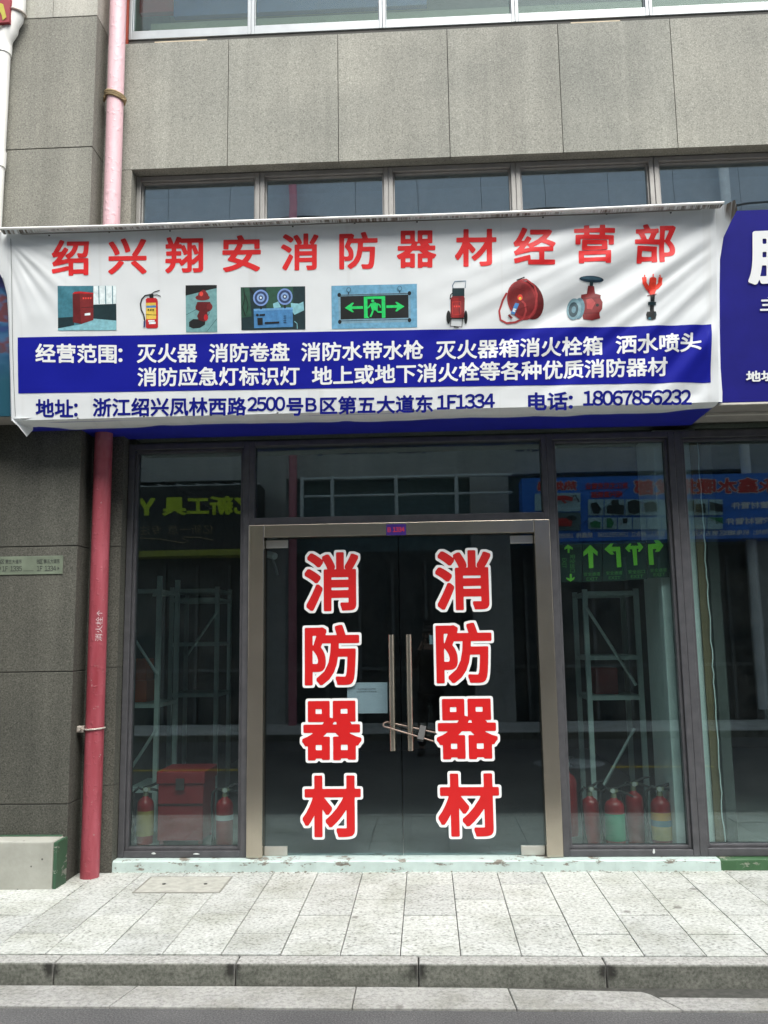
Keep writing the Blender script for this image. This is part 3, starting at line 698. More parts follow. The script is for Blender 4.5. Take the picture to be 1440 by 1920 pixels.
# thin cord and eyelets along the fold
mb = MB()
for off in (0.30, 0.48): mb.tube([bsurf(XL + (XR - XL) * i / 80, ZT).lerp(rod(i / 80), off + 0.05 * math.sin(i * .35)) + Vector((0, -0.004, -0.020)) for i in range(2, 79)], 0.0016, 5)
mb.build('cord', plain('brown_cord', (0.10, 0.07, 0.05), 0.8), ban)
mb = MB()
for i in range(1, 12):
    p = bsurf(XL + (XR - XL) * (i - .3) / 11.4, ZT - 0.014 - 0.006 * (i % 2), 0.004); mb.lathe([(0.006, -.002), (0.006, .002)], p, 8)
for i in range(1, 10):
    p = bsurf(XL + (XR - XL) * (i) / 10.4, ZL + 0.004, 0.004); mb.lathe([(0.006, -.002), (0.006, .002)], p, 8)
mb.build('eyelet', M_BLACK, ban)
# bottom return: folds back under the sign box
mb = MB(); K = 120; L = 6; V = []
for i in range(K + 1):
    u = i / K; a = bsurf(XL + (XR - XL) * u, ZL)
    dep = 0.20 + 0.05 * noise.noise(Vector((u * 5, 1, 0))) - 0.10 * sstep(.93, 1, u) - 0.06 * sstep(0.06, 0, u)
    for j in range(L + 1):
        s_ = j / L
        V.append(Vector((a.x + 0.5 * dep * s_ * (sstep(.1, 0, u) - sstep(.9, 1, u)), a.y + dep * s_, a.z - 0.018 * math.sin(math.pi * min(1, s_ * 1.1)) - 0.012 * s_ + 0.008 * s_ * noise.noise(Vector((u * 22, s_, 4))) )))
mb.add(V, [(i * (L + 1) + j, i * (L + 1) + j + 1, (i + 1) * (L + 1) + j + 1, (i + 1) * (L + 1) + j) for i in range(K) for j in range(L)])
mb.build('bottom_return', M_BAN, ban, smooth=True, fixn=False)
# loose torn corner at lower left
mb = MB()
c = [bat(24, 785, .02), bat(60, 783, .0), bat(62, 806, -.10), bat(50, 819, -.05), bat(33, 798, .0), bat(22, 788, .03)]
mb.add([p for p in c], [(0, 1, 2, 5), (5, 2, 3, 4)]); mb.build('loose_corner', M_BAN, ban)
# side returns
def side(x, edge, sgn, pts, name):
    # pts: (z, flare, depth)
    mb = MB(); V = []; L = 4
    for z, fl, dp in pts:
        a = Vector((edge, lean(z), z))
        for j in range(L + 1):
            s_ = j / L; V.append(a + Vector((sgn * (fl * s_ + 0.008 * math.sin(math.pi * s_)), dp * s_, 0)))
    mb.add(V, [(i * (L + 1) + j, i * (L + 1) + j + 1, (i + 1) * (L + 1) + j + 1, (i + 1) * (L + 1) + j) for i in range(len(pts) - 1) for j in range(L)])
    mb.build(name, M_BAN, ban, smooth=True)
side(0, XR, 1, [(3.036, 0.028, 0.02), (3.10, 0.03, 0.02), (3.25, 0.022, 0.03), (3.5, 0.020, 0.03), (3.75, 0.024, 0.03), (3.92, 0.028, 0.02), (4.05, 0.045, 0.0), (4.13, 0.080, -0.04), (4.18, 0.105, -0.08), (4.232, 0.085, -0.10)], 'side_return')
side(0, XL, -1, [(3.036, 0.010, 0.02), (3.3, 0.010, 0.03), (3.7, 0.012, 0.03), (3.85, 0.018, 0.02), (3.95, 0.04, 0.0), (4.06, 0.085, -0.04), (4.15, 0.115, -0.08), (4.232, 0.095, -0.11)], 'side_return')
mb = MB(); mb.tube([bsurf(XL + .022 + .003 * math.sin(z * 5), z, .004) for z in np.linspace(3.06, 4.2, 30)], 0.0013, 5); mb.build('print_edge_line', M_BLACK, ban)

def place_on(off): return lambda a, b: (lambda p: bsurf(p.x, p.z, off))(bat(a, b))
def cut_grid(me):
    bm = bmesh.new(); bm.from_mesh(me)
    xs_ = [v.co.x for v in bm.verts]; zs_ = [v.co.z for v in bm.verts]
    for ax, lo, hi in ((0, min(xs_), max(xs_)), (2, min(zs_), max(zs_))):
        step, org = ((XR - XL) / nx, XL) if ax == 0 else ((ZT - ZL) / nz, ZL)
        q = org + math.floor((lo - org) / step + 1e-4) * step + step
        nrm = [0, 0, 0]; nrm[ax] = 1
        while q < hi:
            co = [0, 0, 0]; co[ax] = q
            bmesh.ops.bisect_plane(bm, geom=bm.verts[:] + bm.edges[:] + bm.faces[:], plane_co=co, plane_no=nrm, dist=1e-6); q += step
    bm.to_mesh(me); bm.free()
class Print:                        # flat printed shapes given in photo pixels, laid on the wrinkled sheet
    def __init__(s): s.shapes = []; s.mats = []
    def mi(s, m):
        if m not in s.mats: s.mats.append(m)
        return s.mats.index(m)
    def poly(s, pts, m): s.shapes.append((pts, s.mi(m))); return s
    def ell(s, cx, cy, rx_, ry_, m, n=22, rot=0):
        c_, s_ = math.cos(R(rot)), math.sin(R(rot))
        return s.poly([(cx + rx_ * math.cos(2 * math.pi * k / n) * c_ - ry_ * math.sin(2 * math.pi * k / n) * s_, cy + rx_ * math.cos(2 * math.pi * k / n) * s_ + ry_ * math.sin(2 * math.pi * k / n) * c_) for k in range(n)], m)
    def line(s, pts, wd, m):
        P = [Vector(p) for p in pts]; Lf, Rt = [], []
        for i, p in enumerate(P):
            t = (P[min(i + 1, len(P) - 1)] - P[max(i - 1, 0)]).normalized(); nn = Vector((-t.y, t.x)) * wd / 2
            Lf.append((p + nn)[:]); Rt.append((p - nn)[:])
        for i in range(len(P) - 1): s.poly([Lf[i], Lf[i + 1], Rt[i + 1], Rt[i]], m)
        return s
    def rect(s, x0, y0, x1, y1, m, sk=-0.02): return s.poly([(x0, y0), (x1, y0 + sk * (x1 - x0)), (x1, y1 + sk * (x1 - x0)), (x0, y1)], m)
    def build(s, name, parent, base=0.0016, on=None, deform=True):
        V, F, Mi = [], [], []
        lay = 0
        for pts, k in s.shapes:
            b = len(V); lay += 1
            for p in pts:
                if deform: q = bat(*p); V.append((q.x, base + lay * 0.00012, q.z))
                else: V.append(on(p[0], p[1], base + lay * 0.00022))
            F.append(list(range(b, b + len(pts)))); Mi.append(k)
        me = bpy.data.meshes.new(name); me.from_pydata(V, [], F)
        for m in s.mats: me.materials.append(m)
        me.polygons.foreach_set('material_index', Mi)
        if deform:
            cut_grid(me)
            for v in me.vertices: q = bsurf(v.co.x, v.co.z, v.co.y); v.co = q
        me.update(); o = bpy.data.objects.new(name, me); COL.objects.link(o); o.parent = parent
        return o
band = Print(); band.poly([(33.5, 633), (1333, 608.5), (1333, 717), (34.5, 738)], M_BLUE)
band.build('blue_band', ban, base=0.0014)
tx = [97, 203, 310, 417, 527, 636, 744, 853, 963, 1076, 1190]; wd = [70, 72, 71, 72, 70, 72, 74, 78, 78, 77, 77]
for i, ch in enumerate('绍兴翔安消防器材经营部'):
    yc = 483.5 - (483.5 - 456) * (tx[i] - 97) / 1093
    mb = MB(); write_px(mb, ch, (tx[i], yc + .5), (tx[i] + wd[i], yc - .8), 67 + 5 * i / 10, place_on(0.0020), 0.024, 64, sharp=True); mb.build('title_character', M_RED, ban)
for s_, a, b in (('经营范围：', (67, 662.5), (230, 664)), ('灭火器', (257, 663), (370, 662)), ('消防卷盘', (392, 662), (543, 660)), ('消防水带水枪', (565, 660.5), (794, 656)),
                 ('灭火器箱消火栓箱', (817, 657), (1131, 647)), ('洒水喷头', (1155, 646), (1313, 641)), ('消防应急灯标识灯', (258, 707), (562, 705)), ('地上或地下消火栓等各种优质消防器材', (585, 705.5), (1252, 687))):
    mb = MB(); write_px(mb, s_, a, b, 36, place_on(0.0034), 0.024, 40); mb.build('white_lettering', M_WHITE, ban)
W4 = place_on(0.0020)
def phrase(*items):
    mb = MB()
    for s_, a, b, hp in items: write_px(mb, s_, a, b, hp, W4, 0.026, 40, 0.53)
    mb.build('navy_lettering', M_NAVY, ban)
phrase(('地址：', (67, 765), (146, 766), 34)); phrase(('电话：', (990, 753), (1074, 752), 35)); phrase(('18067856232', (1093, 747), (1297, 745), 29))
phrase(('浙江绍兴凤林西路', (174, 764), (462, 762), 35), ('2500', (464, 758), (535, 757), 27), ('号', (537, 763), (569, 763), 34), ('B', (573, 759), (594, 759), 26), ('区第五大道东', (600, 761), (812, 757), 34), ('1F1334', (819, 755), (928, 751), 28))

# the nine printed product pictures
def c(name, r, g, b): return plain(name, lin(r, g, b), 0.5, var=0.20, vs=38)
TEAL, TEALD, TEALL = c('print_teal', 60, 120, 135), c('print_dark_teal', 18, 45, 50), c('print_light_teal', 130, 185, 195)
PRED, PREDD, PREDL = c('print_red', 190, 28, 34), c('print_dark_red', 95, 18, 20), c('print_light_red', 225, 70, 60)
PBLK, PWHT, PYEL = c('print_black', 14, 18, 18), c('print_white', 225, 240, 242), c('print_yellow', 225, 195, 80)
PBLU, PGRN, PMRN = c('print_blue', 70, 130, 190), c('print_green', 30, 200, 100), c('print_maroon', 120, 32, 34)
def Z(sx, sy, sc_, pts): return [(sx + a / sc_, sy + b / sc_) for a, b in pts]
z5 = lambda *pts: Z(90, 510, 4.0, pts); z6 = lambda *pts: Z(430, 510, 3.6, pts); z7 = lambda *pts: Z(810, 500, 3.0, pts)
# 1 extinguisher cabinet
P = Print(); P.poly(z5((75, 107), (512, 103), (515, 438), (77, 441)), TEAL)
P.poly(z5((342, 105), (512, 103), (512, 240), (342, 246)), PWHT); P.poly(z5((342, 246), (512, 240), (514, 365), (342, 350)), TEALD)
P.poly(z5((77, 345), (190, 338), (200, 400), (78, 425)), TEALD); P.poly(z5((78, 425), (250, 395), (345, 352), (514, 366), (515, 438), (77, 441)), TEALL)
for x in (382, 432, 484): P.line(z5((x, 105), (x + 3, 242)), 1.6, TEAL)
P.poly(z5((188, 160), (238, 152), (252, 392), (190, 380)), PREDD); P.poly(z5((238, 152), (342, 158), (342, 362), (252, 392)), PMRN)
P.poly(z5((200, 152), (238, 148), (344, 158), (342, 168), (238, 162), (186, 168)), PRED); P.line(z5((252, 270), (342, 264)), 0.8, PBLK)
for k in range(4): P.poly(z5((262 + 18 * k, 192), (274 + 18 * k, 192), (274 + 18 * k, 206), (262 + 18 * k, 206)), PREDL)
P.poly(z5((278, 314), (320, 308), (320, 326), (278, 330)), PWHT)
P.build('printed_picture', ban)
# 2 portable extinguisher
P = Print(); P.poly(z5((734, 205), (745, 195), (810, 195), (822, 207), (826, 415), (815, 422), (745, 422), (735, 415)), PRED)
P.poly(z5((735, 232), (818, 230), (820, 352), (737, 355)), PYEL); P.poly(z5((738, 254), (818, 250), (818, 266), (738, 270)), PBLU)
P.poly(z5((752, 362), (800, 360), (800, 372), (752, 374)), PWHT); P.poly(z5((758, 376), (808, 374), (808, 390), (758, 392)), PWHT)
P.poly(z5((810, 210), (824, 215), (826, 415), (812, 420)), PRED); P.line(z5((735, 320), (822, 324)), 0.9, PBLK)
P.poly(z5((762, 165), (790, 165), (792, 195), (762, 195)), PBLK); P.line(z5((775, 168), (800, 150), (838, 138)), 1.6, PBLK); P.line(z5((780, 176), (820, 172), (846, 184)), 1.5, PBLK)
P.line(z5((765, 172), (730, 178), (705, 205), (694, 240), (700, 285), (718, 320), (728, 370)), 2.4, PBLK); P.line(z5((726, 370), (724, 415)), 3.4, c('print_deep_blue', 40, 60, 110))
for k in range(3): P.poly(z5((748 + 18 * k, 280), (760 + 18 * k, 280), (760 + 18 * k, 290), (748 + 18 * k, 290)), PBLK)
P.build('printed_picture', ban)
# 3 fire hydrant
P = Print(); P.poly(z5((1032, 100), (1266, 97), (1270, 450), (1036, 452)), c('print_grey_teal', 112, 158, 160)); P.poly(z5((1032, 100), (1266, 97), (1266, 120), (1032, 178)), PBLK)
P.line(z5((1036, 322), (1115, 280)), 0.7, TEALD); P.line(z5((1190, 450), (1268, 350)), 0.7, TEALD)
P.poly(z5((1058, 375), (1090, 352), (1130, 355), (1180, 368), (1178, 395), (1140, 420), (1090, 425), (1058, 410)), PBLK)
P.poly(z5((1120, 225), (1215, 225), (1232, 255), (1220, 290), (1196, 300), (1200, 350), (1175, 375), (1130, 360), (1118, 330), (1135, 295), (1108, 280), (1106, 262)), PREDD)
P.ell(*z5((1160, 192))[0], 13.5, 5.5, PMRN); P.poly(z5((1122, 190), (1128, 160), (1150, 142), (1160, 134), (1172, 134), (1185, 145), (1200, 165), (1206, 190)), PMRN)
P.ell(*z5((1150, 165))[0], 3.5, 4.5, PREDL); P.ell(*z5((1212, 262))[0], 5.5, 6.5, PMRN); P.ell(*z5((1185, 342))[0], 4, 6, PRED); P.line(z5((1205, 280), (1210, 310), (1196, 330)), 0.8, PBLK)
P.build('printed_picture', ban)
# 4 twin-lamp emergency light
P = Print(); P.poly(z6((77, 103), (512, 97), (514, 388), (82, 393)), TEALD); P.poly(z6((250, 102), (430, 98), (432, 240), (250, 245)), c('print_olive', 40, 80, 62)); P.poly(z6((80, 104), (135, 103), (150, 300), (82, 310)), c('print_olive', 40, 80, 62))
P.poly(z6((295, 215), (330, 200), (350, 240), (300, 245)), TEALL); P.poly(z6((415, 210), (470, 215), (500, 200), (505, 260), (440, 290), (420, 262)), TEALL)
P.poly(z6((165, 250), (428, 240), (430, 372), (168, 380)), c('print_lamp_blue', 70, 128, 178)); P.poly(z6((165, 250), (428, 240), (428, 254), (166, 264)), c('print_lamp_light_blue', 105, 160, 205))
for cx, cy in ((213, 175), (375, 168)):
    q = z6((cx, cy))[0]; P.ell(*q, 14.5, 15.5, c('print_lens_rim', 120, 150, 205)); P.ell(*q, 11.5, 12.3, c('print_lens_dark', 45, 62, 100)); P.ell(*q, 7.5, 8, c('print_lens_mid', 130, 160, 205)); P.ell(*q, 4, 4.4, c('print_lens_dark', 45, 62, 100)); P.ell(*q, 1.8, 2, PWHT)
    P.line(z6((cx, cy + 55), (cx + 2, cy + 78)), 3.5, PBLK)
P.poly(z6((190, 312), (226, 310), (227, 358), (192, 360)), PBLK); P.ell(*z6((190, 292))[0], 2.8, 2.4, PBLK); P.poly(z6((205, 286), (242, 284), (242, 296), (205, 298)), PBLK); P.poly(z6((240, 340), (338, 336), (338, 348), (240, 352)), PBLK)
for k in range(4): P.poly(z6((366, 298 + 14 * k), (386, 297 + 14 * k), (386, 301 + 14 * k), (366, 302 + 14 * k)), PBLK)
P.line(z6((440, 335), (458, 350), (460, 388)), 1.2, TEALL)
P.line(z6((98, 110), (105, 180), (90, 240), (110, 300)), 1.4, PBLK); P.line(z6((110, 160), (128, 220), (118, 280)), 1.2, PBLK); P.line(z6((140, 110), (165, 150)), 2.4, PBLK)
P.build('printed_picture', ban)
# 5 exit sign
P = Print(); P.poly(z6((689, 94), (1266, 80), (1268, 375), (692, 387)), c('print_sky_blue', 104, 160, 190))
P.poly(z6((736, 152), (1220, 137), (1224, 338), (742, 350)), c('print_alu_blue', 122, 158, 176)); P.poly(z6((750, 165), (1208, 153), (1210, 310), (752, 322)), PBLK)
P.line(z6((742, 158), (1218, 145)), 1.6, c('print_dark_slate', 55, 85, 100)); P.line(z6((745, 332), (1222, 320)), 1.4, c('print_dark_slate', 55, 85, 100))
for a, b in ((742, 156), (1216, 144), (746, 338), (1216, 326)): P.ell(*z6((a, b))[0], 3.4, 4.0, PBLK, 12)
P.poly(z6((908, 168), (1052, 164), (1054, 310), (1030, 311), (1028, 182), (932, 184), (934, 300), (946, 312), (910, 314)), PGRN)
P.poly(z6((780, 244), (830, 208), (842, 210), (826, 234), (902, 232), (902, 250), (826, 252), (842, 272), (830, 274)), PGRN)
P.poly(z6((1182, 233), (1130, 202), (1120, 204), (1134, 224), (1060, 226), (1060, 244), (1134, 242), (1120, 266), (1130, 268)), PGRN)
P.ell(*z6((968, 197))[0], 3.0, 3.0, PGRN, 14); P.poly(z6((950, 215), (985, 205), (1005, 222), (1000, 262), (962, 258)), PGRN)
P.line(z6((955, 222), (940, 240), (930, 246)), 2.6, PGRN); P.line(z6((998, 215), (1015, 225), (1022, 242)), 2.6, PGRN); P.line(z6((972, 255), (962, 285), (952, 305)), 3.4, PGRN); P.line(z6((990, 255), (1005, 272), (1038, 272)), 3.4, PGRN)
for a, b in ((806, 122), (1150, 112)):
    q = z6((a, b))[0]; P.ell(*q, 4.2, 4.8, c('print_dark_slate', 55, 85, 100), 16); P.ell(*q, 3.2, 3.8, c('print_sky_blue', 104, 160, 190), 16); P.line(z6((a, b + 16), (a, b + 30)), 1.6, PBLK)
P.build('printed_picture', ban)
# 6 wheeled extinguisher
P = Print()
P.line(z7((118, 122), (116, 105), (128, 84), (190, 82), (186, 122)), 1.6, c('print_tube_blue', 95, 120, 140)); P.poly(z7((114, 122), (182, 122), (182, 168), (114, 170)), TEALD)
P.line(z7((116, 150), (104, 160), (102, 185)), 1.8, PBLK); P.poly(z7((104, 180), (116, 168), (178, 166), (184, 180), (182, 285), (170, 292), (112, 292), (104, 285)), PMRN); P.poly(z7((112, 180), (150, 176), (150, 290), (112, 290)), c('print_mid_red', 150, 36, 36))
P.line(z7((114, 200), (162, 198), (162, 270), (114, 270), (114, 200)), 0.8, PREDL)
for k in range(3): P.poly(z7((122 + 13 * k, 220), (130 + 13 * k, 220), (130 + 13 * k, 230), (122 + 13 * k, 230)), PREDL)
P.ell(*z7((93, 286))[0], 4.0, 12.5, PBLK); P.ell(*z7((190, 286))[0], 3.2, 12.5, PBLK); P.line(z7((108, 295), (102, 336), (168, 340), (172, 295)), 1.7, PBLK); P.line(z7((104, 295), (180, 293)), 2.2, PBLK); P.line(z7((122, 340), (150, 342)), 2.4, PBLK)
P.build('printed_picture', ban)
# 7 hose reel
P = Print()
P.ell(*z7((550, 190))[0], 25, 36, PREDD, 28, -18); P.ell(*z7((508, 190))[0], 28, 37, c('print_reel_red', 150, 45, 48), 28, -16); P.ell(*z7((505, 185))[0], 24, 32, PMRN, 28, -16)
P.line(z7((420, 150), (398, 190), (378, 250), (385, 300), (420, 318), (470, 312), (515, 290), (528, 250), (522, 210), (505, 195)), 3.6, c('print_hose_red', 175, 60, 62)); P.line(z7((480, 80), (530, 75), (575, 110), (590, 160), (580, 240), (545, 290)), 3.2, c('print_hose_red', 175, 60, 62))
P.ell(*z7((495, 175))[0], 5, 6, PREDL); P.ell(*z7((495, 180))[0], 2.6, 2.8, PYEL); P.poly(z7((468, 205), (490, 210), (464, 272), (442, 264)), PBLU); P.poly(z7((458, 235), (474, 240), (466, 258), (452, 254)), PWHT)
P.line(z7((475, 80), (520, 62)), 2.2, PBLK); P.line(z7((430, 272), (450, 292)), 4.0, PMRN); P.line(z7((455, 120), (520, 140)), 0.8, PREDD); P.line(z7((465, 250), (540, 225)), 0.8, PREDD)
P.build('printed_picture', ban)
# 8 hydrant valve
P = Print()
P.ell(*z7((898, 70))[0], 23.5, 5.6, c('print_wheel_slate', 24, 52, 68)); P.ell(*z7((898, 65))[0], 19, 2.6, c('print_wheel_light', 62, 96, 112)); P.poly(z7((888, 80), (908, 80), (908, 104), (888, 104)), TEALD)
P.poly(z7((880, 104), (914, 104), (922, 150), (874, 150)), PMRN); P.poly(z7((842, 152), (872, 146), (926, 146), (952, 156), (948, 172), (960, 200), (956, 240), (940, 260), (946, 290), (900, 302), (850, 296), (846, 262), (838, 230), (840, 180)), PMRN)
P.poly(z7((870, 180), (900, 172), (920, 200), (900, 240), (872, 235)), c('print_valve_light', 170, 66, 66)); P.line(z7((846, 262), (942, 262)), 1.6, PREDD); P.line(z7((842, 172), (950, 172)), 1.4, PREDD)
P.ell(*z7((828, 232))[0], 10.5, 21, c('print_coupling', 92, 128, 140), 24, 8); P.ell(*z7((800, 236))[0], 13.5, 21, c('print_coupling_light', 118, 152, 162), 24, 8); P.ell(*z7((797, 238))[0], 9, 15, c('print_coupling_dark', 48, 72, 80), 24, 8); P.ell(*z7((799, 238))[0], 4, 7, c('print_coupling', 92, 128, 140), 20, 8)
P.ell(*z7((930, 216))[0], 3, 3, PBLK)
P.build('printed_picture', ban)
# 9 pump connector
P = Print(); ORR = c('print_orange_red', 225, 58, 36)
P.poly(z7((1222, 68), (1230, 62), (1254, 62), (1262, 68), (1262, 130), (1250, 160), (1228, 160), (1218, 130)), ORR); P.line(z7((1192, 60), (1194, 95), (1212, 118), (1228, 130)), 8.0, ORR); P.line(z7((1286, 60), (1284, 95), (1268, 112), (1254, 120)), 8.0, ORR)
P.line(z7((1242, 44), (1242, 64)), 2.2, ORR); P.line(z7((1196, 46), (1194, 60)), 2.4, PREDL); P.line(z7((1280, 48), (1284, 60)), 2.4, PREDL); P.poly(z7((1214, 122), (1228, 132), (1228, 152), (1216, 140)), PRED)
P.line(z7((1212, 162), (1262, 154)), 1.8, PREDD); P.poly(z7((1228, 160), (1254, 160), (1252, 196), (1230, 196)), PBLK); P.poly(z7((1216, 198), (1262, 196), (1262, 214), (1216, 214)), TEALD); P.poly(z7((1228, 214), (1250, 214), (1250, 250), (1228, 250)), PBLK); P.poly(z7((1212, 250), (1260, 250), (1264, 268), (1258, 292), (1240, 298), (1212, 292), (1206, 268)), PBLK)
P.ell(*z7((1226, 290))[0], 2.4, 2.6, TEAL); P.ell(*z7((1256, 268))[0], 2.2, 3.2, TEALD)
P.build('printed_picture', ban)

# house number plate over the door
hp = empty('number_plate', 'small purple number plate with red digits on the steel door header', 'number plate')
a, b = at(724, 983, -0.08), at(761.5, 1003, -0.08)
mb = MB(); mb.box(a.x, b.x, -0.080, -0.0755, b.z, a.z); mb.build('plate', plain('purple_plate', (0.05, 0.02, 0.22), 0.4), hp, bevel=0.001)
mb = MB(); write_flat(mb, 'B 1334', ((a.x + b.x) / 2, -0.0812, (a.z + b.z) / 2), (1, 0, 0), (0, 0, 1), (b.x - a.x) * .86, (a.z - b.z) * .45, 0.03, 36); mb.build('lettering', plain('red_digits', (0.65, 0.05, 0.08), 0.4), hp)
# direction plaque on the pillar
pq = empty('direction_plaque', 'steel plaque with two shop numbers fixed to the granite pillar', 'plaque')
yq = YP - 0.006; a, b = at(-60, 1045, yq), at(117, 1076, yq)
mb = MB(); mb.box(a.x, b.x, yq, YP - .0005, b.z, a.z)
mq = plain('plaque_steel', (0.17, 0.205, 0.15), 0.45, 0.2, var=0.25, vs=6); mb.build('plate', mq, pq, bevel=0.0015)
mb = MB(); pl = lambda x, y: at(x, y, yq - .0012)
for s_, p0, p1, hh in (('B区', (-4, 1053.5), (8, 1053), 8), ('第五大道东', (10, 1053), (41, 1052.5), 8), ('1F 1335', (4, 1066.5), (41, 1066), 10), ('B区', (69, 1053), (80, 1052.5), 8), ('第五大道东', (82, 1052.5), (112, 1052), 8), ('1F 1334', (69, 1066), (105, 1065.5), 10)):
    write_px(mb, s_, p0, p1, hh, pl, 0.012, 36)
mb.add([pl(108, 1062), pl(111.5, 1065.5), pl(108, 1069)], [(0, 1, 2)]); mb.add([pl(1.5, 1062), pl(-2, 1065.5), pl(1.5, 1069)], [(0, 1, 2)])
mb.add([pl(44, 1070), pl(63, 1069.6), pl(63, 1070.4), pl(44, 1070.8)], [(0, 1, 2, 3)])
mb.build('lettering', plain('plaque_ink', (0.045, 0.05, 0.045), 0.5), pq)

# ================================================================ PIPES AND STREET-SIDE THINGS
def redpaint():  # faded red; strong light above and shade below painted in by height
    m, t, b = nodes('faded_red_painted_light'); s = coord(t, True)
    sx = N(t, 'ShaderNodeSeparateXYZ'); t.links.new(s, sx.inputs[0])
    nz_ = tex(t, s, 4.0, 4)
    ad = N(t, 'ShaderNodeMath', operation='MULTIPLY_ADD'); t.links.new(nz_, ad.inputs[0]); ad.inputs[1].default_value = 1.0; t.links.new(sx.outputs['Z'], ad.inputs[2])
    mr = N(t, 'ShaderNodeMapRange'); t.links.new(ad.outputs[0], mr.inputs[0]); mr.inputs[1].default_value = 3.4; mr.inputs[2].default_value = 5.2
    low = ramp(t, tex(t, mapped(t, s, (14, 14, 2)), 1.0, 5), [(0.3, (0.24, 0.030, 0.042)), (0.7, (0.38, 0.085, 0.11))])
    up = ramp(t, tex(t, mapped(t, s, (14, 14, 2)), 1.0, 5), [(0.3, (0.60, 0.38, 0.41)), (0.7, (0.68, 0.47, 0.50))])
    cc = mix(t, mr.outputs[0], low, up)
    bl = tex(t, s, 26, 5, 0.75); chip = ramp(t, bl, [(0.66, (0, 0, 0)), (0.68, (1, 1, 1))])
    cc = mix(t, chip, cc, (0.33, 0.24, 0.23))
    t.links.new(cc, b.inputs['Base Color']); b.inputs['Roughness'].default_value = 0.45
    bump(t, b, ramp(t, tex(t, s, 30, 3, 0.6), [(0.55, (0, 0, 0)), (0.72, (1, 1, 1))]), 0.6, 0.005)
    return m
rp = empty('fire_main_pipe', 'tall faded red fire pipe, bright light painted into its upper colour, running up the corner beside the granite pillar', 'pipe', (-2.2, -0.25, 0.105))
PX, PY = -2.198, -0.245
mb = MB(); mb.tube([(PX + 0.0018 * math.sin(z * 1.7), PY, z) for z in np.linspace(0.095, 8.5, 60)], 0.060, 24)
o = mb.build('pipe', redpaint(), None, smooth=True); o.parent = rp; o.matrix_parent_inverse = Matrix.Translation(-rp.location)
def under(o, root): o.parent = root; o.matrix_parent_inverse = Matrix.Translation(-root.location); return o
mb = MB(); zc = at(172, 1366, PY).z
mb.tube([(PX + 0.066 * math.cos(a_), PY + 0.066 * math.sin(a_), zc + .004 * math.cos(a_)) for a_ in np.linspace(R(20), R(-205), 26)], 0.0055, 8)
mb.box(-2.309, PX - .062, PY - .02, PY + .02, zc - .022, zc + .018); mb.tube([(PX - .085, PY - .045, zc), (PX - .085, PY - .015, zc)], 0.010, 6); mb.tube([(PX - .098, PY - .04, zc + .012), (PX - .07, PY - .04, zc + .012)], 0.006, 6)
under(mb.build('pipe_clamp', plain('pale_zinc', (0.50, 0.45, 0.40), 0.5, 0.3), None, smooth=True), rp)
mb = MB(); zc = at(213, 183, PY).z
for q in range(3): mb.tube([(PX + (0.066 + .003 * q) * math.cos(a_), PY + (0.066 + .003 * q) * math.sin(a_), zc + .012 * q - .014 + .020 * -math.cos(a_) ) for a_ in np.linspace(0, 2 * math.pi, 30)], 0.009, 8)
mb.tube([(PX + .060, PY - .03, zc - .03), (PX + .085, PY - .03, zc - .045), (PX + .095, PY - .03, zc - .04)], 0.008, 8); mb.tube([(PX - .07, PY - .02, zc), (PX - .098, PY + .04, zc + .005)], 0.01, 8)
under(mb.build('rope_tie', plain('rope_brown', (0.32, 0.24, 0.13), 0.9, var=0.3, vs=60, bmp=0.5), None, smooth=True), rp)
mb = MB(); A, Fa = fitted('消火栓↑', -0.006, 60)
def on_pipe(u, v):
    z = at(190, 1202, PY - .05).z + u * (at(190, 1145, PY - .05).z - at(190, 1202, PY - .05).z); an = R(-58) - v * 0.062 / 0.0612 * -1.0 * -1
    an = R(-62) + (-v) * (0.045 / 0.061)
    return (PX + 0.0618 * math.cos(an), PY + 0.0618 * math.sin(an), z)
mb.add([on_pipe(u, v) for u, v in A], Fa); under(mb.build('chalk_lettering', plain('chalk', (0.58, 0.48, 0.49), 0.9, var=0.3, vs=90), None), rp)

dp = empty('drain_pipe', 'white plastic drain pipe with an offset elbow at the left edge', 'pipe', (-3.1, -0.40, 0))
M_PVC = plain('white_pvc', (0.78, 0.78, 0.74), 0.4, var=0.05)
yd = -0.42; a = at(2, 150, yd); b = at(33, 14, yd)
pth = [(a.x, yd, 0.1), (a.x, yd, 5.4), (a.x, yd, 5.66), (a.x + .015, yd, 5.74), (a.x + .05, yd, 5.80), (b.x - .04, yd, 5.84), (b.x - .012, yd, 5.89), (b.x, yd, 5.97), (b.x, yd, 8.5)]
pz = at(10, 62, yd).z
off = pz - 5.78
pth = [(x, y, z + off if 5.5 < z < 6.2 else z) for x, y, z in pth]
mb = MB(); mb.tube(pth, 0.056, 20); under(mb.build('pipe', M_PVC, None, smooth=True), dp)
mb = MB()
zt = at(5, 70, yd).z; mb.lathe([(0.056, -.04), (0.063, -.04), (0.064, .03), (0.057, .03)], (a.x, yd, zt - .10), 20); under(mb.build('coupling', M_PVC, None, smooth=True), dp); mb = MB(); z2 = at(5, 300, yd).z; mb.lathe([(0.056, -.06), (0.063, -.06), (0.064, .06), (0.057, .06)], (a.x, yd, z2), 20)
under(mb.build('coupling', M_PVC, None, smooth=True), dp)
mb = MB(); zt = at(38, 26, yd).z
mb.tube([(b.x + 0.06 * math.cos(a_), yd + 0.06 * math.sin(a_), zt - .01 * math.cos(a_)) for a_ in np.linspace(R(30), R(-200), 20)], 0.009, 8); mb.box(b.x - .01, b.x + .01, yd + .05, YP - .001, zt - .012, zt + .012)
under(mb.build('pipe_clamp', plain('pale_zinc', (0.50, 0.45, 0.40), 0.5, 0.3), None, smooth=True), dp)
